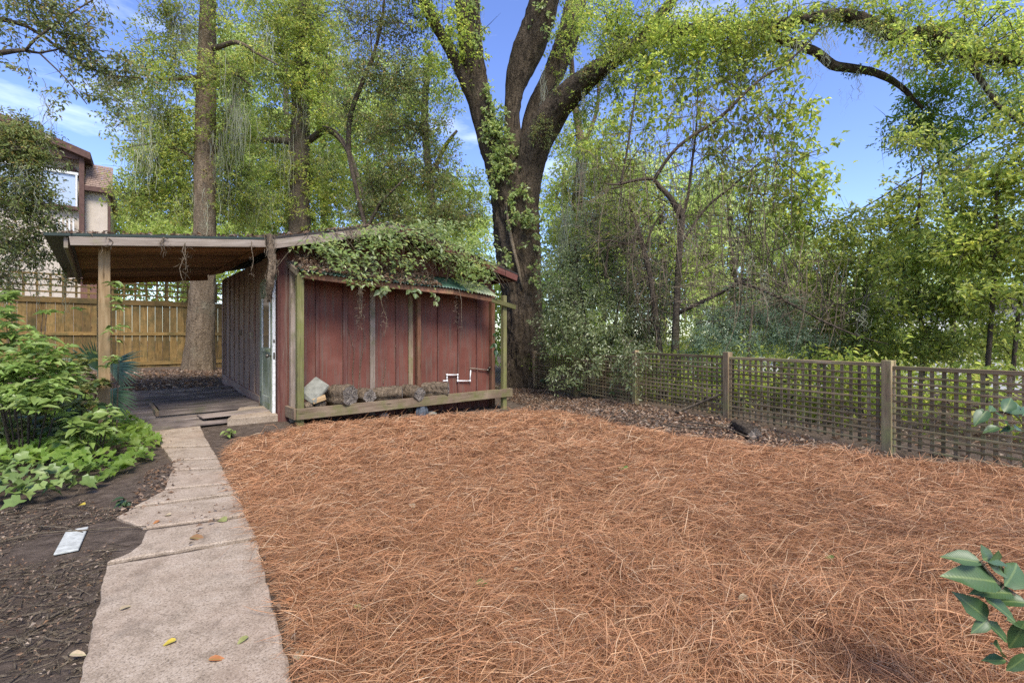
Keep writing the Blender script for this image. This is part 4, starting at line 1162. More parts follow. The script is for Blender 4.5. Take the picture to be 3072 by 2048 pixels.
stem_tree('oak_sapling', 'leafy young oak filling the gap left of the big oak', 
          [[(1000, 900, 18, 12), (1000, 600, 18, 10), (985, 400, 18, 9), (975, 250, 18, 8), (990, 120, 18, 6)], [(985, 420, 18, 6), (1020, 340, 17.8, 5), (1050, 300, 17.6, 3)]],
          [(980, 160, 60, 60, 17.6, 1.0), (1020, 240, 50, 50, 17.6, .6), (930, 280, 70, 60, 17.8, 1.0), (1010, 340, 60, 40, 17.8, .7), (950, 420, 90, 50, 18, 1.1), (1050, 430, 60, 50, 18, .9), (860, 300, 70, 80, 18, 1.0), (860, 420, 70, 60, 18, 1.0), (1040, 500, 90, 40, 18.2, 1.2), (920, 500, 90, 40, 18.2, 1.2)],
          YG, 240, .11, None, g1, None, base=(1000, 18))
stem_tree('leaning_tree', 'slim grey tree just right of the oak, hung with moss', 
          [[(1310, 900, 15, 12), (1318, 640, 15, 11), (1325, 470, 15, 12), (1335, 380, 15, 12), (1330, 300, 15, 9), (1318, 220, 15, 7), (1310, 100, 15, 5)], [(1330, 360, 15, 5), (1370, 260, 14.8, 4), (1375, 180, 14.7, 3)]],
          [(1300, 330, 45, 40, 14.6, .6), (1360, 330, 50, 50, 14.5, .7), (1400, 400, 60, 55, 14.6, .8), (1310, 440, 60, 50, 14.8, .8), (1380, 500, 70, 55, 14.8, .9), (1300, 540, 60, 50, 14.8, 1.0), (1420, 290, 40, 45, 14.4, .6)],
          YG, 260, .085, M_pinebark, g1, [(1335, 330, 150, 14, 14.5, 30), (1370, 380, 150, 22, 14.4, 40), (1300, 470, 130, 22, 14.4, 40), (1420, 420, 110, 20, 14.4, 26), (1395, 300, 90, 16, 14.3, 20)], base=(1310, 15))

# --- the bare tangled trees at the lattice fence
g2 = 'spindly trees along the lattice fence'
def tangled(name, label, stems, seed, twigbox, lobes, leaf, L, moss=None, base=None):
    x, Y = base
    t = tree(name, gp(x, Y), label, 'tree', g2)
    for i, sp in enumerate(stems):
        limb_obj('trunk' if i == 0 else 'limb', sp, M_twig if i else M_bgbark, t, 10 if i == 0 else 7, .12, .09, 5, seed + i)
    rg = np.random.default_rng(seed + 9)
    VV, FF, nb = [], [], 0
    for bx in twigbox:                                     # (x, y, rx, ry, Y, count): long crossing twigs
        cx, cy, rx, ry, YY, cnt = bx
        q = unit(rg.normal(0, 1, (cnt, 3))) * rg.uniform(0, 1, (cnt, 1)) ** .5
        C = at(cx, cy, YY) + q * np.array([rx, .6 * max(rx, ry), ry]) * YY / FD
        D = rg.normal(0, 1, (cnt, 3)) * np.array([1, .6, .75])
        L_ = rg.uniform(.35, 1.5, cnt)
        D[::3] = rg.normal(0, .16, (len(D[::3]), 3)) + np.array([0, 0, -1.0]); L_[::3] *= 1.5      # a third hang straight down
        V, Fq = ribbons(C, D, L_, rg.uniform(.006, .017, cnt), rg.normal(0, .5, cnt), 6, rg)
        VV.append(V); FF.append(Fq + nb); nb += len(V)
    tag(np_obj('twigs', np.vstack(VV), np.vstack(FF), M_twigpale, t), kind='stuff')
    add_crown(t, lobes, L, .6, leaf, seed + 20, M_twig, .007, k=16, tl=.6)
    if moss: drape(t, moss, seed + 30)
    return t
tangled('tangled_tree', 'bare twisted tree with one long branch reaching up right at the lattice fence',
        [[(1545, 925, 9.4, 10.2), (1550, 840, 9.4, 9.5), (1552, 760, 9.4, 8.2), (1556, 660, 9.4, 7.5), (1562, 560, 9.4, 7.5), (1566, 500, 9.4, 7.5), (1556, 470, 9.4, 6.8)],
         [(1566, 500, 9.4, 7.5), (1540, 455, 9.4, 6.1), (1515, 430, 9.4, 4.8), (1500, 412, 9.4, 4.1), (1460, 414, 9.3, 3.4), (1420, 424, 9.2, 2.7), (1390, 422, 9.1, 1.6)],
         [(1502, 414, 9.4, 4.1), (1530, 370, 9.3, 4.1), (1560, 335, 9.2, 4.1), (1610, 300, 9.1, 4.1), (1660, 265, 9.0, 4.1), (1700, 225, 8.9, 3.4), (1750, 180, 8.8, 2.7), (1800, 150, 8.7, 2.4), (1850, 105, 8.6, 2.0), (1890, 60, 8.5, 1.2)],
         [(1425, 422, 9.2, 2.4), (1436, 370, 9.2, 2.4), (1446, 310, 9.1, 2.4), (1455, 250, 9.1, 2.0), (1462, 190, 9, 1.2)],
         [(1562, 520, 9.4, 4.1), (1580, 450, 9.4, 3.4), (1590, 370, 9.4, 2.7), (1600, 280, 9.4, 2.0), (1604, 140, 9.4, 1.2)],
         [(1564, 560, 9.4, 3.4), (1620, 480, 9.3, 2.7), (1680, 430, 9.2, 2.4), (1760, 360, 9.1, 1.2)],
         [(1690, 645, 8.7, 3.4), (1760, 670, 8.3, 3.4), (1830, 705, 7.9, 2.7), (1900, 742, 7.5, 2.4), (1980, 775, 7.2, 1.6), (2040, 790, 7, 0.8)], [(1556, 720, 9.4, 4.8), (1620, 690, 9, 4.1), (1700, 650, 8.6, 3.4), (1720, 640, 8.5, 1.6)]],
        300, [(1560, 620, 150, 130, 9.3, 210), (1640, 480, 130, 130, 9.3, 150), (1740, 560, 110, 110, 9.2, 130), (1480, 500, 90, 90, 9.3, 90), (1600, 330, 90, 110, 9.2, 70), (1700, 300, 90, 120, 9, 60), (1820, 640, 130, 60, 8.6, 120), (1740, 690, 130, 60, 8.3, 130), (1900, 700, 110, 50, 7.8, 80), (1380, 420, 90, 90, 9.6, 90), (1750, 420, 110, 120, 9, 110), (1640, 620, 140, 120, 8.9, 110), (1500, 380, 120, 90, 9.5, 80)],
        [(1560, 180, 80, 70, 9.6, 0.58), (1660, 170, 70, 70, 9.4, 0.65), (1720, 300, 90, 90, 9.2, 0.61), (1800, 250, 70, 90, 9.0, 0.65), (1830, 380, 80, 70, 9.0, 0.72), (1800, 130, 70, 50, 9.2, 0.72), (1600, 300, 70, 70, 9.4, 0.51), (1500, 280, 60, 70, 9.6, 0.51), (1780, 460, 80, 60, 9.1, 0.65), (1840, 500, 70, 60, 8.9, 0.87), (1850, 300, 50, 70, 9, .5), (1860, 420, 50, 60, 8.9, .6), (1400, 330, 60, 60, 9.8, .5), (1440, 240, 60, 60, 9.8, .5), (1500, 190, 60, 60, 9.7, 0.58), (1660, 400, 70, 60, 9.4, 0.43)],
        YG, .115, [(1640, 200, 120, 8, 9.3, 8), (1590, 520, 110, 20, 9.2, 16), (1755, 600, 120, 12, 8.8, 14), (1715, 560, 80, 16, 8.9, 14), (1985, 700, 70, 10, 7.2, 14), (1690, 500, 130, 10, 9.1, 12)], base=(1545, 9.4))
tangled('forked_sapling', 'thin reddish sapling leaning left beside the twisted tree at the fence',
        [[(1522, 915, 9.7, 9), (1520, 850, 9.7, 8), (1515, 800, 9.7, 7), (1505, 720, 9.7, 6.5), (1494, 640, 9.7, 6), (1478, 570, 9.7, 5.5), (1464, 520, 9.7, 4), (1440, 460, 9.7, 2.5)],
         [(1470, 545, 9.7, 3), (1440, 560, 9.6, 3), (1400, 552, 9.5, 2), (1370, 556, 9.4, 1)], [(1480, 580, 9.7, 3), (1500, 520, 9.7, 2.5), (1530, 480, 9.7, 1.5)], [(1390, 640, 9.9, 3), (1395, 580, 9.9, 2.5), (1400, 530, 9.9, 1.5)]],
        340, [(1440, 560, 80, 100, 9.7, 110), (1500, 700, 70, 100, 9.7, 90), (1380, 500, 70, 90, 9.9, 60)],
        [(1440, 480, 60, 60, 9.9, .35), (1400, 560, 60, 60, 10, .5), (1450, 380, 50, 60, 9.8, .35)], MG, .08, None, base=(1522, 9.7))

# --- evergreen shrubs over the fence
g3 = 'evergreen shrubs behind the lattice fence'
stem_tree('evergreen_shrub', 'glossy grey green shrub leaning over the fence beside the oak',
          [[(1350, 900, 10.6, 6), (1345, 760, 10.5, 5), (1330, 640, 10.5, 4), (1320, 560, 10.5, 2)], [(1380, 900, 10.4, 5), (1410, 760, 10.3, 4), (1430, 650, 10.3, 2)]],
          [(1300, 770, 55, 60, 10.2, .9), (1370, 760, 75, 70, 10.0, 1.1), (1450, 775, 70, 60, 9.9, 1.1), (1500, 750, 55, 60, 9.9, 1.0), (1310, 680, 60, 60, 10.4, 1.2), (1390, 660, 75, 65, 10.4, 1.3), (1460, 690, 60, 60, 10.2, 1.1), (1340, 590, 60, 55, 10.6, 1.1), (1370, 845, 60, 35, 9.3, .35), (1430, 845, 60, 40, 9.0, .45), (1480, 840, 50, 40, 9.0, .4), (1456, 835, 26, 50, 8.35, .9, .15), (1300, 880, 40, 25, 10, .5), (1480, 620, 60, 50, 10.4, .7), (1280, 640, 40, 80, 10.8, 1.0), (1360, 530, 70, 50, 10.8, .8), (1440, 570, 70, 50, 10.6, .8), (1260, 740, 30, 60, 10.6, .9), (1540, 690, 60, 60, 10.2, .6), (1290, 850, 40, 30, 10, .25)],
          GG, 400, .075, M_twig, g3, None, base=(1350, 10.6), wr=.45, tw=.006, cat='shrub', part='stem', k=24, tl=.45)
stem_tree('cedar_shrub', 'blue green feathery shrub behind the middle fence panel',
          [[(1720, 950, 8.4, 5), (1720, 800, 8.3, 4), (1730, 700, 8.3, 2)]],
          [(1650, 745, 60, 40, 8.7, .8), (1730, 735, 80, 40, 8.6, .9), (1810, 760, 80, 40, 8.4, .8), (1700, 790, 80, 30, 8.5, .8), (1610, 790, 50, 30, 8.8, .7), (1870, 790, 70, 40, 8.1, .8), (1690, 680, 50, 30, 8.8, .35), (1780, 700, 60, 25, 8.5, .4)],
          BLUE, 420, .055, M_twigpale, g3, [(1760, 640, 110, 14, 8.2, 14)], base=(1720, 8.4), wr=.2, tw=.006, cat='shrub', part='stem', k=50, tl=.4)
g4 = 'leafy trees along the right side of the yard'
hs_ = [('understory_tree', 'bushy tree right of the sky gap, over the tall fence post', (1990, 8.6), [[(1990, 900, 8.6, 5), (1985, 700, 8.6, 4), (2000, 560, 8.6, 2)]],
        [(1920, 660, 80, 60, 8.6, 1.1), (2000, 620, 80, 70, 8.5, 1.2), (1930, 740, 80, 60, 8.4, 1.3), (2020, 720, 80, 60, 8.2, 1.4), (1880, 590, 60, 50, 8.8, .9), (1960, 560, 60, 40, 8.7, .8), (1950, 800, 80, 30, 8.0, 1.2), (2050, 560, 60, 60, 8.6, 1.1), (1900, 770, 80, 45, 8.8, 1.2), (2030, 790, 70, 40, 8.2, 1.1), (1830, 700, 70, 60, 9.2, .8), (1880, 520, 60, 40, 9, .8), (2000, 500, 70, 35, 8.8, .9), (1860, 440, 50, 50, 9.2, .5), (1940, 540, 60, 40, 8.8, .9)]),
       ('understory_tree', 'tall leafy tree with a dark stem left of the farthest right one', (2130, 7.4), [[(2115, 900, 7.4, 6), (2120, 780, 7.4, 5), (2105, 640, 7.4, 4.5), (2110, 480, 7.4, 3), (2120, 380, 7.4, 1.5)], [(2108, 620, 7.4, 3), (2160, 540, 7.3, 2), (2200, 470, 7.2, 1)]],
        [(2110, 520, 80, 60, 7.4, 1.1), (2080, 620, 80, 60, 7.3, 1.3), (2160, 600, 80, 70, 7.2, 1.3), (2100, 710, 80, 55, 7.1, 1.4), (2180, 700, 80, 55, 7.0, 1.2), (2060, 440, 60, 35, 7.6, .5), (2120, 440, 70, 45, 7.5, .9), (2120, 330, 60, 50, 7.8, .8), (2070, 340, 50, 30, 7.9, .5), (2110, 795, 70, 40, 7.2, 1.1), (2190, 785, 70, 45, 7.0, .95), (2060, 800, 60, 40, 7.6, 1.1), (2210, 400, 70, 50, 7.4, .9), (2060, 500, 60, 50, 7.6, .9)]),
       ('understory_tree', 'dense hedge like tree at the far right edge of the yard', (2300, 6.3), [[(2262, 930, 6.3, 5), (2272, 800, 6.3, 5), (2285, 600, 6.3, 4), (2290, 400, 6.3, 2)], [(2320, 930, 6.2, 5), (2335, 760, 6.2, 4), (2350, 640, 6.2, 2)]],
        [(2210, 480, 70, 60, 6.6, 1.2), (2290, 420, 90, 70, 6.4, 1.3), (2240, 580, 80, 60, 6.4, 1.4), (2330, 560, 90, 80, 6.2, 1.4), (2250, 680, 80, 50, 6.3, 1.1), (2340, 690, 70, 50, 6.1, 1.0), (2340, 320, 70, 60, 6.3, 1.1), (2300, 740, 70, 30, 6.2, .6), (2420, 500, 90, 200, 6.0, 1.0), (2290, 795, 80, 45, 6.4, .8), (2200, 690, 60, 60, 6.8, 1.0), (2350, 400, 60, 60, 6.2, 1.1), (2220, 560, 70, 60, 6.5, 1.1), (2340, 240, 60, 50, 6.4, .8)])]
for i, (nm, lb, bs, st, lo) in enumerate(hs_):
    stem_tree(nm, lb, st, lo, HG, 440 + 20 * i, .085, M_twig, g4, None, base=bs, wr=.46, tw=.007, k=24, tl=.5)
stem_tree('bright_green_tree', 'bright green feathery tree below the mossy oak limb',
          [[(2190, 940, 10.5, 6), (2185, 600, 10.4, 5), (2160, 380, 10.2, 4), (2130, 240, 10, 2)]],
          [(2100, 290, 60, 50, 9.8, 1.1), (2150, 230, 60, 60, 9.6, 1.0), (2140, 340, 70, 50, 9.8, 1.0), (2210, 300, 60, 50, 9.6, .8), (2200, 190, 60, 50, 9.4, .9), (2270, 240, 60, 50, 9.2, .7), (2060, 320, 40, 30, 9.9, .6), (2100, 200, 50, 40, 9.7, .8), (2210, 400, 70, 50, 9.9, .9), (2320, 230, 60, 60, 9, .9)],
          BG, 520, .09, M_twig, g4, None, base=(2190, 10.5), wr=.38, tw=.007, k=24, tl=.5)

# --- far woods: single trees standing beyond the fences
g5 = 'sunlit trees in the woods beyond the fences'
far_spec = [(250, 26, [(260, 470, 90, 80), (330, 500, 70, 60)], 'pale distant tree beside the house behind'), (420, 28, [(420, 420, 110, 110), (440, 520, 120, 60), (350, 330, 70, 60)], 'sunlit far tree behind the tall grey trunk'),
            (570, 27, [(570, 330, 100, 120), (580, 470, 110, 90), (560, 160, 90, 100)], 'distant tree seen between the tall trunk and the stout tree'), (740, 30, [(740, 250, 110, 130), (760, 440, 120, 100), (700, 80, 110, 100)], 'distant tree behind the stout trunked one'),
            (900, 28, [(900, 230, 100, 110), (900, 440, 110, 100)], 'distant tree behind the slender leaning one'), (1060, 32, [(1060, 480, 90, 90), (1000, 560, 100, 70)], 'low distant tree left of the oak trunk'),
            (1300, 26, [(1300, 480, 80, 110), (1310, 620, 90, 110), (1330, 380, 60, 50)], 'distant tree showing just right of the oak trunk'), (1440, 28, [(1440, 480, 90, 90), (1440, 620, 100, 110), (1450, 400, 60, 50)], 'distant pale tree behind the forked sapling'),
            (1600, 27, [(1590, 440, 90, 70), (1600, 560, 110, 100), (1600, 690, 110, 80)], 'distant pale tree behind the twisted tree'), (1760, 30, [(1760, 560, 100, 80), (1770, 670, 110, 80), (1760, 490, 60, 40)], 'distant tree behind the long leaning branch'),
            (1900, 32, [(1900, 580, 90, 60), (1900, 690, 110, 70)], 'low distant tree under the sky gap'), (2080, 34, [(2080, 600, 110, 70), (2080, 690, 110, 60)], 'distant tree behind the right hand trees'), (2260, 33, [(2260, 560, 120, 90), (2240, 660, 120, 60)], 'distant tree behind the far right hedge'),
            (140, 30, [(120, 560, 110, 80)], 'distant tree behind the house wing'), (1380, 21, [(1380, 400, 80, 80), (1400, 520, 90, 90), (1360, 640, 90, 90), (1330, 320, 50, 50)], 'pale leafed tree between the oak and the forked sapling'), (1680, 22, [(1680, 430, 100, 80), (1700, 560, 110, 90), (1690, 680, 110, 80)], 'pale leafed tree behind the long leaning branch, nearer than the rest'), (1520, 19, [(1500, 540, 90, 90), (1540, 660, 100, 90), (1480, 420, 70, 70), (1600, 600, 80, 80), (1620, 480, 70, 60)], 'pale leafed tree right behind the twisted tree'), (1840, 20, [(1830, 620, 90, 70), (1880, 690, 90, 60), (1800, 540, 60, 50)], 'pale leafed tree below the sky gap behind the cable'), (660, 24, [(500, 300, 90, 110), (660, 380, 110, 110), (800, 300, 90, 120), (500, 120, 80, 90)], 'sunlit tree filling the gaps behind the stout trunk')]
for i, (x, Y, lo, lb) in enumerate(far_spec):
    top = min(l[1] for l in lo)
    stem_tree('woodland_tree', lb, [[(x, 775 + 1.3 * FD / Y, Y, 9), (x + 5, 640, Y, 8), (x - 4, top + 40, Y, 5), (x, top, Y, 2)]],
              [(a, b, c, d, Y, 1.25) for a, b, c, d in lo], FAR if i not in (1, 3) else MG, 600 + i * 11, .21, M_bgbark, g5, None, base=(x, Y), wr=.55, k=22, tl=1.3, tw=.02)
def undergrowth():
    lob = []
    for x in range(1230, 2560, 36):
        Yf = float(np.interp(x, [1230, 1324, 1460, 1670, 2040, 2352, 2560], [12.5, 10.7, 8.8, 6.9, 5.0, 4.1, 3.7]))
        for q in range(2):
            Yb = Yf + 1.0 + 2.2 * q + random.uniform(0, .8)
            lob.append((x * (1 if x < 2000 else 1.0) + random.uniform(-15, 15), 775 + (1.25 - random.uniform(.25, .75)) * FD / Yb, 48, random.uniform(.25, .5) * FD / Yb, Yb, (.9 if x < 2030 else .45) * random.uniform(.5, 1.2)))
    V, Fc, *_ = crown(lob, .085, .5, np.random.default_rng(19), k=18, tl=.5)
    tag(np_obj('fence_greenery', V, Fc, YG), 'bright yellow green growth seen through the lattice fence', 'greenery', kind='stuff')
    lob = []
    rg = np.random.default_rng(9)
    for x in range(1230, 2600, 55):
        lob.append((x, 800 + rg.uniform(-20, 10), 60, 40 + rg.uniform(0, 20), 13 + rg.uniform(0, 5), .9 if x < 1980 else .75))
    V, Fc, *_ = crown(lob, .12, .5, rg, k=20, tl=.7)
    tag(np_obj('undergrowth', V, Fc, HG), 'low leafy undergrowth beyond the lattice fence', 'undergrowth', kind='stuff')
    lob = [(x, 785 + 14 * math.sin(x), 50, 42, 9.5 + 1.5 * math.sin(x * .7), 1.0) for x in range(1880, 2620, 45)]
    V, Fc, *_ = crown(lob, .09, .5, rg, k=20, tl=.5)
    tag(np_obj('hedge_bottom', V, Fc, HG), 'leafy low growth filling the foot of the right hand trees', 'undergrowth', kind='stuff')
    lob = [(x, 545, 60, 60, 24, 1.0) for x in range(260, 1120, 60)] + [(x, 640, 60, 60, 24, 1.1) for x in range(200, 1120, 60)]
    lob += [(x, 600, 120, 170, 34, 1.0) for x in range(-900, 130, 110)]
    lob += [(x, y, 45, 45, 17, 1.2) for x in range(1100, 1420, 40) for y in (660, 730, 790)]
    V, Fc, *_ = crown(lob, .2, .5, rg, k=20, tl=1.0)
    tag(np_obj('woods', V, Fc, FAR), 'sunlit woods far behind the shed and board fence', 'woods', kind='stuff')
undergrowth()

# --- branches hanging in from the left, and grey mossy growth before the house
def left_tree():
    t = tree('overhanging_oak', gp(-260, 6.0), 'dark leaved oak on the left edge with mossy branches hanging into view')
    limb_obj('trunk', [(-260, 980, 6.0, 30), (-265, 700, 6.0, 28), (-270, 400, 6.0, 26), (-260, 150, 6.0, 22), (-240, -100, 6.0, 15), (-200, -300, 6, 8)], M_oakbark, t, 20, .15, .05, 9, 700)
    for i, sp in enumerate(([(-262, 180, 6.0, 14), (-120, 140, 6.3, 9), (0, 122, 6.6, 6), (55, 116, 6.7, 4), (90, 122, 6.8, 2.5), (150, 110, 6.9, 1.5)], [(60, 116, 6.7, 3), (82, 90, 6.7, 2.5), (150, 40, 6.8, 2), (230, -10, 7, 1.2)],
                            [(-250, -20, 6.0, 12), (-80, 30, 6.4, 7), (60, 60, 6.8, 4), (160, 130, 7.2, 3), (240, 170, 7.4, 2), (330, 180, 7.6, 1)], [(90, 122, 6.8, 2), (150, 180, 6.8, 1.5), (200, 240, 6.9, 1)],
                            [(-264, 420, 6.0, 12), (-120, 380, 6.4, 8), (0, 350, 6.8, 4), (80, 330, 7.0, 2)], [(-264, 560, 6.0, 10), (-120, 560, 6.4, 7), (0, 560, 6.8, 4), (100, 540, 7.2, 2)])):
        limb_obj('limb', sp, M_bgbark, t, 8, .15, .06, 4, 710 + i)
    lob = [(60, 20, 80, 45, 6.8, .9), (150, 40, 70, 50, 6.9, 1.0), (200, 90, 60, 40, 7.1, .9), (140, 110, 50, 30, 6.9, .5), (240, 150, 60, 35, 7.3, .9), (300, 170, 50, 40, 7.5, .8), (160, 170, 45, 25, 6.9, .5), (60, 165, 45, 15, 6.8, .35), (130, 225, 30, 35, 6.9, .5), (190, 215, 30, 25, 7.0, .5), (270, 230, 50, 40, 7.4, .5), (20, 70, 50, 40, 6.7, .5), (-120, 60, 120, 120, 6.4, .5), (230, 30, 40, 30, 7.1, .3), (115, 330, 14, 30, 6.9, .35)]
    add_crown(t, lob, .062, .5, DG, 730, M_twig, .006, k=26, tl=.35)
    lob = [(20, 330, 70, 60, 6.8, 1.6), (60, 370, 60, 60, 7.0, 1.6), (20, 430, 70, 45, 6.9, 1.4), (85, 310, 35, 35, 7.0, 1.0), (40, 290, 50, 30, 6.9, 1.0), (90, 430, 50, 30, 7.0, .7), (60, 500, 70, 30, 7.0, .6), (120, 470, 50, 25, 7.2, .8), (60, 470, 70, 30, 7.0, 1.0), (100, 520, 50, 30, 7.2, .8), (20, 560, 70, 50, 6.9, 1.3), (90, 580, 60, 40, 7.2, .9), (130, 530, 40, 20, 7.3, .4), (10, 640, 50, 50, 6.8, 1.0), (130, 640, 40, 30, 7.4, .4), (-80, 480, 80, 220, 6.4, .5)]
    add_crown(t, lob, .055, .45, DG, 731, M_twig, .006, name='foliage', k=26, tl=.35)
    drape(t, [(20, 320, 120, 40, 6.8, 60), (70, 370, 120, 30, 6.9, 50), (115, 210, 140, 10, 6.9, 20), (100, 180, 90, 5, 6.8, 8), (290, 190, 120, 26, 7.5, 40), (250, 160, 80, 30, 7.3, 30), (20, 520, 120, 30, 6.8, 40), (80, 590, 110, 30, 7.1, 40), (150, 600, 150, 4, 7.4, 10), (10, 600, 130, 20, 6.8, 30)], 732, wide=.007)
left_tree()

# ------------------------------------------------------------------ vines on the shed
def big_leaf_mesh(name, mat, kind, seed=0):
    rg = np.random.default_rng(seed)
    if kind == 'ivy':
        out = [(0, 0), (-.12, .30), (.18, .50), (.30, .33), (.62, .42), (.66, .20), (1.0, 0)]
    elif kind == 'ovate':
        out = [(0, 0), (.10, .16), (.32, .27), (.55, .26), (.80, .13), (1.0, 0)]
    else:
        out = [(0, 0), (.12, .13), (.35, .22), (.60, .20), (.84, .09), (1.0, 0)]
    V = []; n = len(out)
    for (x, y) in out: V.append((x, y, .42 * abs(y) - .30 * x * x + rg.normal(0, .03)))
    for (x, y) in out[1:-1]: V.append((x, -y, .42 * abs(y) - .30 * x * x + rg.normal(0, .03)))
    mids = []
    for x in (.3, .62):
        mids.append(len(V)); V.append((x, 0, -.30 * x * x - .01))
    L = list(range(n)); Rr = [0] + list(range(n, n + n - 2)) + [n - 1]
    Fs = []
    for side, ring in ((1, L), (-1, Rr)):
        for a, b in zip(ring[:-1], ring[1:]):
            xm = (V[a][0] + V[b][0]) / 2
            c = mids[0] if xm < .46 else mids[1]
            Fs.append((a, b, c) if side < 0 else (b, a, c))
        # close along the midrib
    ring_l = [i for i in L if 0 < i < n - 1]
    def nearest(ring): return min(ring, key=lambda i: abs(V[i][0] - .46) if 0 < V[i][0] < 1 else 9)
    Fs.append((mids[0], mids[1], nearest(L[1:-1]))); Fs.append((mids[1], mids[0], nearest(Rr[1:-1])))
    m = bpy.data.meshes.new(name); m.from_pydata(V, [], Fs)
    m.polygons.foreach_set('use_smooth', [True] * len(m.polygons)); m.update(); m.materials.append(mat)
    return m
def place_leaf(meshes, P, D, Nn, L, parent, rg, name='leaf', w=1.0):
    D = Vector([float(v) for v in D]).normalized(); Nv = Vector([float(v) for v in Nn]); Nv = (Nv - D * Nv.dot(D)).normalized()
    M = Matrix((D, Nv.cross(D), Nv)).transposed() @ Matrix.Diagonal((L, L * w, L))
    M = M.to_4x4(); M.translation = Vector([float(v) for v in P])
    o = bpy.data.objects.new(name, meshes[int(rg.integers(len(meshes)))]); o.matrix_basis = M
    return link(o, parent)
def small_leaves(P, D, Nn, L, wr, mat, parent, name='foliage'):
    V, Fc = leaf_tris(P, D, Nn, L, wr, .25, .15)
    return tag(np_obj(name, V, Fc, mat, parent), kind='stuff')

M_vleaf = bigleaf('vine_leaf', [(.11, .16, .05), (.18, .24, .08), (.14, .19, .06), (.23, .27, .11), (.26, .27, .09), (.12, .165, .07)], .36, .5)
M_ivyleaf = bigleaf('ivy_leaf', [(.14, .215, .045), (.22, .305, .075), (.17, .245, .06), (.27, .345, .095), (.12, .18, .045)], .42, .45)
M_bushleaf = bigleaf('light_bush_leaf', [(.21, .30, .06), (.30, .39, .10), (.18, .26, .06), (.35, .42, .13), (.26, .34, .08)], .4, .5, .3)
M_darkleaf = bigleaf('dark_glossy_leaf', [(.035, .07, .028), (.055, .095, .04), (.045, .08, .035), (.08, .12, .055)], .28, .6)
M_camleaf = bigleaf('camellia_leaf', [(.045, .095, .025), (.065, .12, .035), (.085, .14, .05), (.05, .10, .03)], .42, .45, .14)
VL = [big_leaf_mesh('vine_leaf', M_vleaf, 'ovate', k) for k in range(3)]
IL = [big_leaf_mesh('ivy_leaf', M_ivyleaf, 'ivy', k) for k in range(4)]
BL = [big_leaf_mesh('bush_leaf', M_bushleaf, 'lance', k) for k in range(3)]
DL = [big_leaf_mesh('dark_leaf', M_darkleaf, 'ovate', k) for k in range(3)]
CL = [big_leaf_mesh('camellia_leaf', M_camleaf, 'ovate', k) for k in range(3)]

def roof_vine():
    rg = np.random.default_rng(81)
    t = thing('roof_vine', S(2.0, .1, 2.6), 'leafy green creeper sprawling over the shed gable and lean-to roof', 'vine')
    # sprays measured on the print: x, y, rx, ry (2352 px wide), coverage
    sprays = [(700, 580, 34, 26, .9), (715, 625, 30, 16, .7), (760, 560, 45, 26, 1.0), (800, 600, 50, 28, .9), (850, 545, 55, 26, 1.2), (880, 600, 50, 24, .8), (905, 545, 60, 26, 1.3), (960, 560, 60, 30, 1.2), (930, 610, 45, 20, .6), (985, 600, 50, 24, .9),
              (1020, 545, 60, 26, 1.2), (1050, 590, 60, 36, 1.4), (1095, 600, 46, 40, 1.4), (1085, 640, 44, 30, 1.2), (1030, 640, 40, 16, .7), (835, 640, 46, 20, 1.0), (880, 650, 45, 18, .9), (1000, 530, 70, 20, 1.0), (920, 525, 70, 16, .9), (850, 525, 55, 14, .7), (1000, 660, 40, 14, .5), (1130, 570, 30, 26, .6), (955, 640, 30, 16, .6), (740, 545, 30, 18, .5), (1090, 560, 40, 20, 1.0), (1000, 512, 60, 14, 1.0), (1060, 530, 50, 18, 1.2), (1110, 565, 36, 26, 1.2), (1120, 615, 28, 26, 1.1), (905, 575, 60, 20, .7), (780, 580, 60, 24, .6)]
    C, Dn = [], []
    for x, y, rx, ry, cov in sprays:
        n = int(cov * math.pi * rx * ry / 21)
        a = rg.uniform(0, 6.28, n); r = np.sqrt(rg.uniform(0, 1, n))
        for px, py in zip(x + rx * r * np.cos(a), y + ry * r * np.sin(a)):
            tt = rg.uniform(-.28, .34)
            s, z = on_t(px / 2352 * 3072, 1012 + (py - 775) / 2352 * 3072, tt)
            top = roof_z(s) + .03
            if lump(np.array([s * 2.2]), np.array([z * 3.1 + 5]), 1.6)[0] < -.16: continue
            C.append(S(s, tt if z < top - .1 else rg.uniform(-.1, .5), z))
    C = np.array(C); N = len(C)
    D = unit(-N3 * rg.uniform(.1, 1, (N, 1)) + U3 * rg.normal(0, 1.1, (N, 1)) - Z3 * rg.uniform(-.1, .7, (N, 1)))
    Nn = Z3 * 1.0 - N3 * .7 + rg.normal(0, .35, (N, 3))
    L = rg.uniform(.045, .095, N)
    order = np.argsort(-L); big = order[:240]; rest = order[240:]
    for i in big: place_leaf(VL, C[i], D[i], Nn[i], L[i], t, rg)
    V, Fc = leaf_tris(C[rest], D[rest], Nn[rest], L[rest] * 1.1, .42, .25, .15)
    tag(np_obj('foliage', V, Fc, VINE, t), kind='stuff')
    mb = MB()
    for k in range(46):
        s0 = rg.uniform(.1, 3.6); z0 = roof_z(s0) + .02; ds = rg.normal(.3, .5)
        P = [S(s0, .2, z0), S(s0 + ds * .3, rg.uniform(-.1, .05), z0 - .12), S(s0 + ds * .7, rg.uniform(-.1, .3), z0 - .4 + rg.normal(0, .1)), S(s0 + ds, rg.uniform(-.1, .3), max(2.2, z0 - .65))]
        mb.add(*tube(P, [.006, .005, .004, .003], 4, .1))
    tag(mb.obj('stem', M_twigpale, t), kind='stuff')
roof_vine()
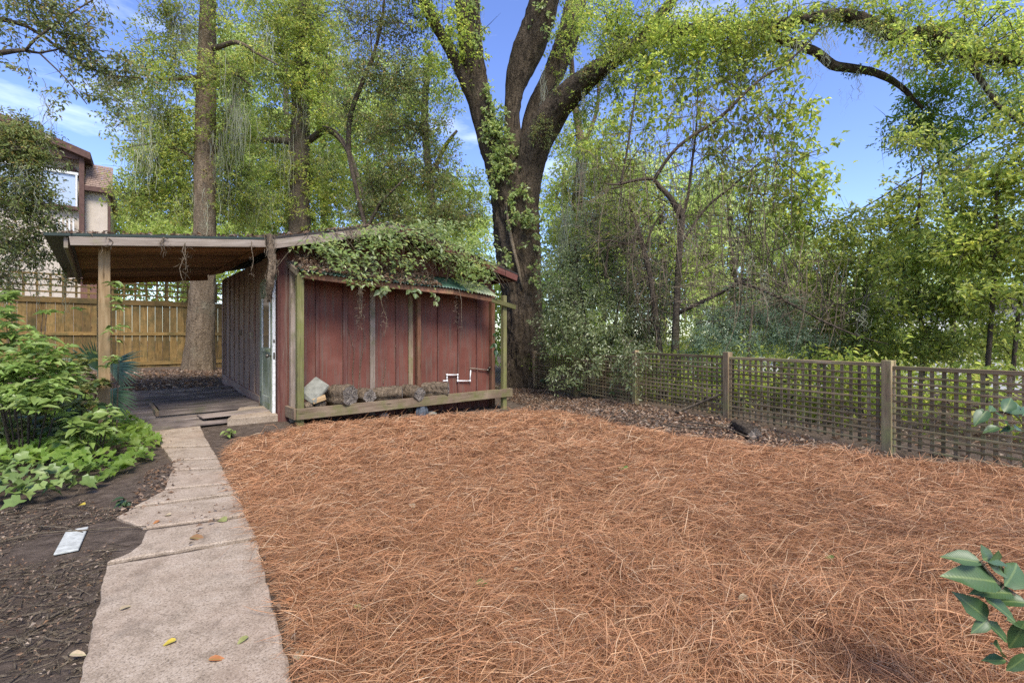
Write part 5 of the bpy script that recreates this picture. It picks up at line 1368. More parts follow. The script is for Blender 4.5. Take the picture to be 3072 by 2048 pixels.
def spray(name, label, group, spots, meshes, Ls, seed, cat='vine'):
    """a dangling leafy tip: list of (x, y, t) leaf points on the 3072 px print"""
    rg = np.random.default_rng(seed)
    o = thing(name, shp(*spots[0]), label, cat, group)
    P = [shp(*p) for p in spots]
    MB().add(*tube([P[0] + Z3 * .25 + N3 * .1] + P, [.004] * (len(P) + 1), 5, .05)).obj('stem', M_twigpale, o)
    for p in P[1:]:
        for k in range(3):
            place_leaf(meshes, p, U3 * rg.normal(0, .8) - Z3 * .6 - N3 * rg.uniform(0, .8), -N3 + Z3 * .5 + rg.normal(0, .3, 3), rg.uniform(*Ls), o, rg)
spray('dangling_vine', 'pale leafy vine tip drooping below the middle of the lean-to roof', 'leafy tips dangling under the lean-to', [(1215, 850, -.1), (1225, 870, -.1), (1240, 882, -.1), (1250, 868, -.1)], VL, (.08, .12), 3)
spray('dangling_vine', 'leafy vine tip hanging beside the green corrugated sheet', 'leafy tips dangling under the lean-to', [(1290, 855, -.1), (1298, 880, -.1), (1304, 905, -.1), (1316, 890, -.1)], VL, (.08, .12), 4)
spray('dangling_vine', 'broad leaved vine tip over the row of logs, near the thick hanging dead vine', 'leafy tips dangling under the lean-to', [(1145, 845, -.1), (1150, 862, -.1), (1160, 868, -.1), (1140, 872, -.1)], VL, (.10, .15), 5)
spray('wall_sprig', 'three tier bluish sprig on the far corner post of the lean-to', None, [(1490, 990, .1), (1478, 1002, .1), (1482, 1030, .1), (1486, 1048, .1)], DL, (.10, .15), 6)
def dead_vine(x, y0, y1, t, n, label, seed, group='dry vines hanging from the lean-to edge', spiky=.07):
    rg = np.random.default_rng(seed)
    a, b = shp(x, y0, t), shp(x, y1, t)
    o = thing('dead_vine', a, label, 'dead vine', group)
    mb = MB()
    for k in range(n):
        off = U3 * rg.normal(0, .025) + N3 * rg.normal(0, .03); e = rg.uniform(.6, 1.0)
        P = [a + off * .4, lerp(a, b, .3 * e) + off + U3 * rg.normal(0, .02), lerp(a, b, .65 * e) + off + U3 * rg.normal(0, .025), lerp(a, b, e) + off]
        mb.add(*tube(P, [.006, .005, .004, .003], 5, .06))
    mb.obj('stem', M_twigpale, o)
    m = int(60 * n * np.linalg.norm(a - b)); u = rg.uniform(.05, 1, m)
    P = a + (b - a) * u[:, None] + U3 * rg.normal(0, .03 if n > 1 else .008, (m, 1)) + N3 * rg.normal(0, .03, (m, 1))
    D = unit(rg.normal(0, 1, (m, 3)) + np.array([0, 0, -.35])); Ls = rg.uniform(.4, 1.2, m) * spiky
    V, Fq = ribbons(P + D * Ls[:, None] * .5, D, Ls, np.full(m, .006), rg.normal(0, .6, m), 2, rg)
    tag(np_obj('spikes', V, Fq, M_twigpale, o), kind='stuff')
dead_vine(1081, 850, 985, -.1, 4, 'thick shaggy dry vine hanging nearest the red wall end with the logs', 1)
dead_vine(1150, 860, 1022, -.1, 1, 'single thorny dry vine hanging over the long log', 2)
dead_vine(1371, 868, 1000, -.1, 1, 'thin dry vine hanging beside the pale corrugated sheet', 3)
dead_vine(556, 730, 850, .06, 2, 'tangled dry vine hanging from the carport fascia', 4, 'dry vine scraps on the carport edge', .09)
dead_vine(756, 725, 835, .06, 1, 'thin dry vine hanging from the carport edge next to the woody stem', 5, 'dry vine scraps on the carport edge', .05)
dead_vine(322, 715, 742, .06, 2, 'short dry scrap of vine on the carport edge above the lumber post', 6, 'dry vine scraps on the carport edge', .10)
dead_vine(495, 712, 755, .06, 2, 'short dry scrap of vine between the post and the tangled vine', 7, 'dry vine scraps on the carport edge', .10)
wv_ = thing('woody_vine', shp(812, 710, .05), 'thick shaggy woody vine stem hanging from the roof down beside the door', 'vine')
limbp = [shp(808, 703, .05), shp(813, 750, .0), shp(818, 800, -.02), shp(811, 850, .02), shp(808, 905, .1)]
V, Fs = tube(limbp, [.035, .045, .05, .05, .02], 16, .04, .2, 6, True, 9); MB().add(V, Fs).obj('stem', M_logbark, wv_, True)
rgv = np.random.default_rng(10); m_ = 260; uu = rgv.uniform(0, 1, m_); Pq = np.array([limbp[int(a * 3.99)] + (limbp[int(a * 3.99) + 1] - limbp[int(a * 3.99)]) * (a * 3.99 % 1) for a in uu])
V, Fq = ribbons(Pq + rgv.normal(0, .03, (m_, 3)), np.array([0, 0, -1.0]) + rgv.normal(0, .25, (m_, 3)), rgv.uniform(.05, .16, m_), np.full(m_, .008), rgv.normal(0, .4, m_), 3, rgv)
tag(np_obj('bark_strips', V, Fq, M_twigpale, wv_), kind='stuff')
cr = thing('creeping_stems', onw(1050, 1000), 'thin pale creeper stems climbing the red wall above the logs', 'vine')
for k, pts in enumerate(([(1060, 1165), (1058, 1110), (1062, 1060), (1052, 1010), (1040, 975)], [(1075, 1165), (1082, 1090), (1092, 1030), (1090, 985)], [(1150, 1150), (1156, 1100), (1158, 1075)], [(1187, 1040), (1194, 1000), (1198, 970)])):
    MB().add(*tube([onw(x, y, .02) for x, y in pts], [.006, .005, .004, .003, .003][:len(pts)], 5, .05, .1)).obj('stem', M_twigpale, cr)

# ------------------------------------------------------------------ plants on the left
def ivy_patch():
    rg = np.random.default_rng(91)
    poly = np.array([G(-260, 1250), G(-60, 1180), G(60, 1172), G(160, 1150), G(230, 1125), G(300, 1090), G(345, 1060), G(372, 1032), G(345, 1010), G(300, 985), G(260, 968), G(180, 950), G(60, 950), G(-120, 960), G(-420, 1000)])[:, :2]
    t = thing('ivy_patch', [*poly.mean(0), 0], 'carpet of light green lobed ivy spilling towards the path', 'ivy')
    n = 60000; x = rg.uniform(poly[:, 0].min(), poly[:, 0].max(), n); y = rg.uniform(poly[:, 1].min(), poly[:, 1].max(), n)
    k = inside(x, y, poly); x, y = x[k][:3000], y[k][:3000]; n = len(x)
    ed = np.clip(edge_dist(x, y, poly) / .5, 0, 1)
    hgt = .05 + ed * (.10 + .08 * lump(x, y, 3)) + rg.uniform(0, .10, n)
    P = np.stack([x, y, zg(x, y) + np.clip(hgt, .03, .5)], 1)
    a = rg.uniform(0, 6.28, n)
    D = np.stack([np.cos(a), np.sin(a) - .35, rg.uniform(-.5, .05, n)], 1)
    Nn = np.stack([rg.normal(0, .45, n), rg.normal(-.3, .45, n), np.ones(n)], 1)
    L = rg.uniform(.05, .12, n)
    near = np.argsort(y - .4 * L / .1)[:285]
    for i in near: place_leaf(IL, P[i], D[i], Nn[i], L[i], t, rg)
    rest = np.setdiff1d(np.arange(n), near)
    # the rest, same lobed outline, joined
    VV, FF, nb = [], [], 0
    lv = [(np.array([v.co for v in m.vertices]), np.array([list(p.vertices) for p in m.polygons])) for m in IL]
    for j, (bv, bf) in enumerate(lv):
        ii = rest[j::4]; d = unit(D[ii]); nn = Nn[ii] - d * (Nn[ii] * d).sum(1)[:, None]; nn = unit(nn); sd = np.cross(nn, d)
        V = P[ii][:, None] + L[ii][:, None, None] * (bv[None, :, 0:1] * d[:, None] + bv[None, :, 1:2] * sd[:, None] + bv[None, :, 2:3] * nn[:, None])
        FF.append((bf[None] + np.arange(len(ii))[:, None, None] * len(bv)).reshape(-1, 3) + nb); VV.append(V.reshape(-1, 3)); nb += VV[-1].shape[0]
    tag(np_obj('foliage', np.vstack(VV), np.vstack(FF), BG, t), kind='stuff')
    m = 700; j = rg.integers(0, n, m)
    V, Fq = ribbons(P[j] - Z3 * .04, rg.normal(0, 1, (m, 3)) * np.array([1, 1, .4]), rg.uniform(.1, .3, m), np.full(m, .005), rg.normal(0, .5, m), 3, rg)
    tag(np_obj('runners', V, Fq, M_twigpale, t), kind='stuff')
ivy_patch()
def bush(name, label, base, lobes, meshes, mat, Lr, seed, nbig=200, stems=6, k=9, cat='bush', wr=.45, group=None, flatn=1.0, per=2, sr=.009):
    """whorls of single leaves on thin stems; the nearest and largest leaves are objects of their own"""
    rg = np.random.default_rng(seed)
    b = gp(*base); t = thing(name, b, label, cat, group)
    P, D, Nn, L = [], [], [], []
    mb = MB()
    for (x, y, rx, ry, Y, n) in lobes:
        q = unit(rg.normal(0, 1, (n, 3))) * rg.uniform(0, 1, (n, 1)) ** .45
        C = at(x, y, Y) + q * np.array([rx, .8 * max(rx, ry), ry]) * Y / FD
        C[:, 2] = np.maximum(C[:, 2], zg(C[:, 0], C[:, 1]) + .05)
        for c in C[::max(1, -(-n // per))]:
            root = np.array([lerp(b, c, .35)[0], lerp(b, c, .35)[1], b[2]])
            mb.add(*tube([root, lerp(root, c, .55) + Z3 * .08, c], [sr, sr * .65, sr * .35], 5, .12))
        for c in C:
            a0 = rg.uniform(0, 6.28); m = rg.poisson(k) + 1; tilt = rg.normal(0, .25, 2)
            for j in range(m):
                a = a0 + j * 2.4; rr = rg.uniform(.5, 1.0)
                P.append(c + rg.normal(0, .012, 3)); D.append((math.cos(a), math.sin(a), rg.uniform(-.35, .35) * flatn)); Nn.append((tilt[0] + rg.normal(0, .2), tilt[1] - .15 + rg.normal(0, .2), 1)); L.append(rg.uniform(*Lr) * rr)
    P, D, Nn, L = map(np.array, (P, D, Nn, L))
    mb.obj('stem', M_twig, t)
    o = np.argsort(-(L / P[:, 1])); big = o[:nbig]; rest = o[nbig:]
    for i in big: place_leaf(meshes, P[i], D[i], Nn[i], L[i], t, rg)
    if len(rest): small_leaves(P[rest], D[rest], Nn[rest], L[rest], wr, mat, t)
    return t
BUSHM = leafmat('light_bush_foliage', [(.18, .28, .06), (.28, .37, .10), (.15, .22, .05), (.33, .40, .12)], .3, .42, .5)
bush('light_green_bush', 'bright light green leafy bush at the left edge before the board fence', (60, 4.6),
     [(20, 775, 50, 35, 4.6, 20), (80, 810, 70, 35, 4.5, 30), (40, 850, 80, 40, 4.4, 36), (110, 850, 60, 30, 4.5, 24), (5, 725, 35, 25, 4.9, 9), (150, 870, 40, 20, 4.6, 12), (90, 890, 60, 25, 4.3, 22), (20, 905, 60, 25, 4.2, 20), (80, 925, 60, 20, 4.15, 18), (-20, 870, 50, 40, 4.3, 14), (-80, 820, 80, 120, 4.4, 40), (20, 680, 30, 15, 5.3, 5), (130, 710, 40, 8, 5.6, 4)], BL, BUSHM, (.10, .17), 101, 240, 6, 6)
bush('young_shoot', 'upright young plant with pale yellow green leaves among the ivy', (205, 4.5),
     [(205, 950, 50, 14, 4.5, 5), (190, 985, 45, 14, 4.45, 6), (215, 975, 50, 25, 4.5, 7), (180, 1010, 50, 14, 4.4, 6)], BL, BUSHM, (.13, .19), 102, 60, 3, 6, 'plant')
bush('dark_glossy_shrub', 'dark glossy leaved shrub between the bush and the lumber post', (170, 5.3),
     [(180, 830, 55, 25, 5.4, 16), (150, 880, 60, 30, 5.3, 22), (210, 890, 40, 30, 5.2, 18), (110, 930, 90, 40, 5.2, 40), (190, 940, 50, 25, 5.0, 18), (30, 940, 80, 40, 5.1, 36), (60, 980, 90, 25, 4.8, 30), (-60, 960, 80, 40, 5, 24)], DL, DG, (.08, .15), 103, 160, 5, 7, 'shrub')
bush('sapling_sprig', 'small green leaved sapling climbing just right of the lumber post', (262, 5.2),
     [(262, 700, 14, 25, 5.3, 5), (265, 760, 18, 30, 5.3, 6), (262, 830, 20, 30, 5.2, 6), (270, 655, 14, 10, 5.3, 3)], BL, BUSHM, (.08, .13), 104, 40, 3, 4, 'plant', per=1, sr=.004)
def fan_palm():
    rg = np.random.default_rng(111)
    b = gp(235, 5.9); t = thing('fan_palm', b, 'low fan palm with stiff dark blades behind the lumber post', 'palm')
    M_palm = bigleaf('palm_blade', [(.04, .085, .045), (.06, .11, .06), (.05, .095, .05)], .35, .5, .1)
    for k, (c, d0) in enumerate(((at(248, 840, 5.8), (1, -.1, -.05)), (at(238, 900, 5.7), (.9, -.2, -.35)), (at(225, 850, 6.0), (-.3, -.3, .8)))):
        MB().add(*tube([b, lerp(b, c, .6) + Z3 * .06, c], [.012, .010, .008], 6, .1)).obj('stalk', M_palm, t)
        d0 = unit(np.array(d0, float)); sd = unit(np.cross(d0, [0, -1, .25]))
        for j in range(18):
            a = (j - 8.5) * .085
            d = d0 * math.cos(a) + sd * math.sin(a) + rg.normal(0, .015, 3)
            Lb = .50 * rg.uniform(.85, 1.1) * (1 - .25 * abs(a))
            P = c[None] + d * np.linspace(0, Lb, 5)[:, None] - Z3 * (np.linspace(0, 1, 5)[:, None] ** 2 * .06)
            w = np.array([.008, .014, .013, .008, .001])[:, None]; pp = unit(np.cross(d, [.2, -1, .6]))
            V = np.vstack([P - pp * w, P + pp * w]); Fs = [(q, q + 1, q + 6, q + 5) for q in range(4)]
            MB().add(V, Fs).obj('blade', M_palm, t)
fan_palm()
for i, (x, y, lb) in enumerate(((285, 1172, 'small green seedling at the edge of the path, alone on the mulch'), (1255, 895, 'low fern like plant at the foot of the oak'), (1420, 918, 'small plant in the leaf litter below the fence lattice'), (1590, 925, 'small green plant under the leaning stick'), (1330, 905, 'low green plant left of the litter plant by the lattice'), (535, 1005, 'tiny weed by the corner of the pine straw'))):
    Y = 1.25 * FD / (y - 775)
    bush('seedling', lb, (x, Y), [(x, y - 16, 20 if i else 14, 12, Y, 5 if i else 3)], DL if i != 5 else BL, GG, (.07, .12) if i else (.05, .085), 120 + i, 30, 3, 5, 'plant', group='small wild plants on the ground')

# ------------------------------------------------------------------ camellia branches at the right, near the camera
def camellia(name, label, Y, stem, leaves, seed, base):
    rg = np.random.default_rng(seed)
    sx = lambda p: at((2700 + p[0] * .5723) * 2352 / 3072, 775 + ((1150 + p[1] * .5723) - 1012) * 2352 / 3072, Y + (p[2] if len(p) > 2 else 0))
    b = np.array([base[0], base[1], float(zg(*base))])
    t = thing(name, b, label, 'shrub')
    P = [sx(p) for p in stem]
    P = P + [lerp(P[-1], b, .5) + np.array([.1, 0, .12]), b]
    MB().add(*tube(P, np.linspace(.0035, .013, len(P)), 7, .03, .05)).obj('stem', M_twigpale, t, True)
    for p0, p1, up in leaves:
        a, c = sx(p0), sx(p1); d = c - a; L = np.linalg.norm(d)
        place_leaf(CL, a, d, np.array(up, float), L, t, rg, w=1.0)
        MB().add(*tube([a, a - d * .09 - Z3 * .003], [.0016, .0022], 5)).obj('leaf_stalk', M_twigpale, t)
camellia('camellia_branch', 'camellia branch with big glossy leaves leaning in over the pine straw', 1.32,
         [(425, 935), (500, 1030, .01), (585, 1095, .02), (660, 1150, .03), (760, 1230, .05)],
         [((425, 940), (235, 885, .02), (-.2, -.6, .9)), ((500, 1040), (280, 985, -.02), (-.1, -.7, .7)), ((585, 1100), (395, 1068, 0), (-.1, -.5, .9)), ((432, 925), (548, 878, .05), (.2, -.6, .8)), ((455, 940), (610, 945, .04), (.1, -.9, .3)),
          ((545, 1060), (668, 935, .03), (-.3, -.9, .3)), ((457, 1232), (320, 1106, .0), (-.3, -.8, .5)), ((455, 1236), (395, 1304, -.02), (-.2, -.8, .5)), ((440, 1120), (640, 1236, -.04), (.1, -.7, .8)), ((660, 1150), (470, 1115, .02), (0, -.5, .9)),
          ((452, 1250), (600, 1355, -.02), (.0, -.7, .7)), ((660, 1240), (590, 1405, 0), (-.4, -.8, .3)), ((485, 1362), (580, 1425, .01), (0, -.6, .8)), ((556, 1452), (428, 1436, .02), (0, -.5, .9)), ((670, 1420), (575, 1515, .0), (-.1, -.8, .5)), ((560, 1240), (670, 1260, .03), (0, -.6, .8)), ((690, 1310), (640, 1420, .03), (-.4, -.8, .2))],
         131, (1.75, 1.25))
camellia('camellia_branch', 'smaller camellia twig with pale shining leaves before the lattice fence', 2.3,
         [(440, 140), (520, 148, .02), (600, 158, .03), (700, 170, .05)],
         [((455, 140), (395, 205, -.03), (-.5, -.6, .6)), ((440, 140), (415, 160, 0), (-.2, -.6, .8)), ((470, 148), (500, 108, .02), (-.3, -.9, .4)), ((480, 150), (545, 165, -.05), (.2, -.6, .9)), ((545, 150), (600, 60, .02), (-.5, -.8, .3)), ((560, 155), (655, 90, .04), (-.3, -.8, .5)), ((520, 230), (440, 245, .0), (0, -.5, .9)), ((600, 235), (520, 245, .02), (0, -.5, .9)), ((640, 170), (700, 120, .03), (-.2, -.8, .5)), ((545, 200), (600, 240, 0), (0, -.7, .7)), ((585, 160), (665, 200, .0), (.1, -.7, .7)), ((600, 240), (665, 235, .03), (0, -.6, .8))],
         132, (3.35, 2.35))

# ------------------------------------------------------------------ litter, sticks and small finds on the ground
def gz(x, y, h): 
    p = G(x, y); p[2] = float(zg(p[0], p[1])) + h; return p
def litter():
    rg = np.random.default_rng(141)
    def poly_pts(poly, n):
        poly = np.array(poly)[:, :2]; x = rg.uniform(poly[:, 0].min(), poly[:, 0].max(), n * 6); y = rg.uniform(poly[:, 1].min(), poly[:, 1].max(), n * 6)
        k = inside(x, y, poly); return x[k][:n], y[k][:n]
    regs = [([G(-300, 1568), G(190, 1568), G(240, 1310), G(300, 1190), G(200, 1150), G(0, 1180), G(-300, 1250)], 1500, (.008, .024)),
            ([S(-2.3, 3.2, 0), S(-.2, 3.0, 0), S(-.3, 4.4, 0), S(1, 9.5, 0), S(-4, 9.5, 0), S(-6, 5, 0), S(-3, 2, 0)], 4600, (.05, .10)),
            ([G(1175, 935), G(1330, 955), G(1560, 1005), G(1760, 1038), G(2100, 1068), G(2352, 1088), (6.2, 3.2, 0), (5.8, 2.6, 0), (4.1, 4.6, 0), (3.2, 6.9, 0), (2.3, 8.8, 0), (.8, 12.4, 0), (-1, 12.4, 0), (.4, 9, 0)], 7200, (.035, .08)),
            ([(4.3, 4.8, 0), (6, 3, 0), (9, 8, 0), (5, 14, 0), (1.5, 13, 0), (2.6, 9, 0)], 2200, (.05, .09)),
            ([G(420, 1300), G(640, 985), G(512, 1045), G(520, 1110)], 250, (.02, .05)), ([G(280, 1195), G(400, 1160), G(420, 1060), G(330, 1090)], 260, (.02, .05)), ([GS(441, 1602), GS(735, 1556), GS(600, 1292), GS(430, 1300), GS(490, 1480), GS(390, 1530)], 150, (.008, .03)),
            ([G(600, 1290), G(560, 1180), G(690, 1560), G(720, 1568)], 160, (.02, .06))]
    P, L = [], []
    for poly, n, lr in regs:
        x, y = poly_pts(poly, n)
        P.append(np.stack([x, y, zg(x, y) + .022 * lump(x, y, 2.2) + rg.uniform(.004, .045, len(x))], 1)); L.append(rg.uniform(*lr, len(x)))
    x, y = poly_pts([(*p, 0) for p in STRAW], 170); k = (y > 1.5); x, y = x[k], y[k]
    P.append(np.stack([x, y, straw_h(x, y) + .02], 1)); L.append(rg.uniform(.025, .06, len(x)))
    # leaves caught on the lean-to roof and along the roof edges
    n = 1500; s = rg.uniform(.0, 2.3, n); u = rg.uniform(0, 1, n) ** 1.5
    P.append(np.array([S(a, -.1 + .5 * b, lin_z(a) + .055 + b * .32 + rg.uniform(.0, .05)) for a, b in zip(s, u)])); L.append(rg.uniform(.04, .08, n))
    n = 900; s = rg.uniform(CE_S, 1.4, n); P.append(np.array([S(a, TF + rg.exponential(.3), roof_z(a) + rg.uniform(.0, .03)) for a in s])); L.append(rg.uniform(.04, .08, n))
    P = np.vstack(P); L = np.concatenate(L)
    wb = (gz(152, 1276, 0) + gz(178, 1222, 0)) / 2
    far = np.hypot(P[:, 0] - wb[0], P[:, 1] - wb[1]) > .26
    P, L = P[far], L[far]; N = len(P); a = rg.uniform(0, 6.28, N)
    D = np.stack([np.cos(a), np.sin(a), rg.normal(0, .3, N)], 1); Nn = rg.normal(0, .45, (N, 3)) + Z3
    V, Fc = leaf_tris(P, D, Nn, L, .5, rg.uniform(.1, .8, (N, 1)), rg.uniform(-.2, .4, (N, 1)))
    tag(np_obj('leaf_litter', V, Fc, M_litter), 'brown dead leaves scattered on the soil, under the carport and on the roofs', 'leaf litter', kind='stuff')
    # short bits of twig and bark in the mulch
    x, y = poly_pts(regs[0][0], 2200); x2, y2 = poly_pts(regs[2][0], 1100); x = np.r_[x, x2]; y = np.r_[y, y2]; k = np.hypot(x - wb[0], y - wb[1]) > .3; x, y = x[k], y[k]; n = len(x); a = rg.uniform(0, 6.28, n)
    V, Fq = ribbons(np.stack([x, y, zg(x, y) + .022 * lump(x, y, 2.2) + .012], 1), np.stack([np.cos(a), np.sin(a), rg.normal(0, .12, n)], 1), rg.uniform(.02, .22, n) * rg.uniform(.3, 1, n), rg.uniform(.003, .009, n), rg.normal(0, .3, n), 3, rg)
    tag(np_obj('twig_litter', V, Fq, M_twigpale), 'short broken twigs lying in the mulch and leaf litter', 'twigs', kind='stuff')
litter()
def stick(pts, r, label, seed, group='fallen sticks on the ground', mat=None):
    P = [np.array(p, float) for p in pts]
    o = thing('stick', P[0], label, 'stick', group)
    MB().add(*tube(P, np.linspace(r, r * .5, len(P)), 7, .08, .12, 0, True, seed)).obj('stem', mat or M_twigpale, o, True)
stick([gz(0, 1252, .02), gz(90, 1235, .03), gz(190, 1228, .03), gz(335, 1220, .035)], .006, 'long thin pale stick reaching from the mulch to the path past the white board', 1)
stick([gz(90, 1215, .02), gz(150, 1222, .03), gz(190, 1232, .03)], .006, 'short crooked stick just above the white board', 2)
stick([gz(115, 1425, .015), gz(160, 1405, .02), gz(225, 1384, .02)], .005, 'thin brown stick in the mulch beside the path edge', 3)
stick([at(1552, 948, 7.5), at(1600, 928, 7.3), at(1668, 900, 6.9)], .028, 'thick bare stick leaning on the lattice fence post', 4)
stick([gz(1560, 975, .05), gz(1650, 1000, .12), gz(1730, 1020, .06)], .012, 'long pale stick lying across the litter to the hollow log', 5)
stick([gz(1540, 985, .04), gz(1600, 992, .06), gz(1720, 992, .14)], .010, 'straight pale stick lying above the long one by the hollow log', 6)
stick([gz(1420, 950, .05), gz(1445, 952, .06), gz(1470, 962, .05)], .018, 'short white weathered stick in the litter below the shrub', 7)
log(gz(1690, 990, .08), gz(1735, 1012, .07), .085, 'dark hollow rotting log in the litter by the lattice fence', 12, .16, None, M_twig)
M_tile = flat('white_board', (.40, .405, .36), .7, .2, var=.3, scale=26)
wbd = board('white_board', gz(152, 1276, .02), gz(178, 1222, .02), .105, .012, Z3, M_tile)
tag(wbd, 'white rectangular board lying on the dark mulch left of the path', 'board')
M_lv = [bigleaf('fallen_yellow', [(.55, .40, .05)], .6, .3, .1), bigleaf('fallen_orange', [(.42, .15, .05)], .6, .3, .1), bigleaf('fallen_tan', [(.50, .38, .24)], .7, .2, .1), bigleaf('fallen_green', [(.16, .27, .06)], .45, .4, .2), bigleaf('fallen_brown', [(.26, .13, .06)], .7, .2, .1), bigleaf('fallen_olive', [(.30, .29, .10)], .6, .3, .1)]
LM = [[big_leaf_mesh('fallen_leaf', m, k, j)] for j, (m, k) in enumerate(zip(M_lv, ('ovate', 'lance', 'ovate', 'ivy', 'lance', 'ovate')))]
rgl = np.random.default_rng(151)
def fallen(x, y, kind, L, label, h=.036, onstraw=False, ang=None):
    p = G(x, y); p[2] = (float(straw_h(np.array([p[0]]), np.array([p[1]]))[0]) + .03) if onstraw else float(zg(p[0], p[1])) + h
    a = rgl.uniform(0, 6.28) if ang is None else ang
    o = place_leaf(LM[kind], p, (math.cos(a), math.sin(a), .05), (rgl.normal(0, .15), -.25, 1), L, None, rgl, 'fallen_leaf')
    tag(o, label, 'leaf', 'single fallen leaves on the path and straw')
fallen(196, 1170, 0, .07, 'yellow fallen leaf on the mulch by the ivy')
fallen(368, 1207, 1, .05, 'small orange red leaf on the second slab of the path')
fallen(392, 1194, 2, .06, 'pale tan leaf on the path next to the orange red one')
fallen(435, 1248, 4, .10, 'brown curled leaf with a stalk in the middle of the path')
fallen(520, 1208, 5, .10, 'wide yellowish green leaf at the path edge beside the straw')
fallen(478, 1536, 1, .06, 'orange brown leaf low on the nearest slab')
fallen(405, 1490, 0, .05, 'crumpled yellow leaf on the nearest slab')
fallen(275, 1418, 2, .05, 'small tan leaf on the nearest slab by its mulch edge')
fallen(570, 1480, 5, .05, 'narrow olive leaf on the nearest slab towards the straw')
fallen(160, 1520, 2, .055, 'pale tan leaf on the bare mulch beside the nearest slab', .03)
fallen(685, 1533, 2, .08, 'tan leaf on the soil strip between path and straw', .03)
fallen(655, 1392, 1, .05, 'orange leaf at the ragged straw edge', .03)
fallen(1433, 1108, 3, .10, 'green leaf lying alone in the middle of the straw', onstraw=True)
fallen(1112, 1378, 3, .06, 'small dark green leaf on the near straw', onstraw=True)
fallen(1180, 1345, 2, .05, 'pale curled leaf on the near straw above the small green leaf', onstraw=True)
fallen(815, 1440, 5, .05, 'round yellow green leaf on the straw near the path', onstraw=True)
fallen(945, 1195, 2, .08, 'tan leaf on the straw before the shed', onstraw=True)
fallen(1910, 1330, 3, .05, 'light green leaf on the straw left of the camellia', onstraw=True)
fallen(1720, 1432, 2, .06, 'pinkish tan leaf on the near straw right of centre', onstraw=True)
fallen(1530, 1062, 4, .08, 'dark brown leaf on the far straw towards the fence', onstraw=True)

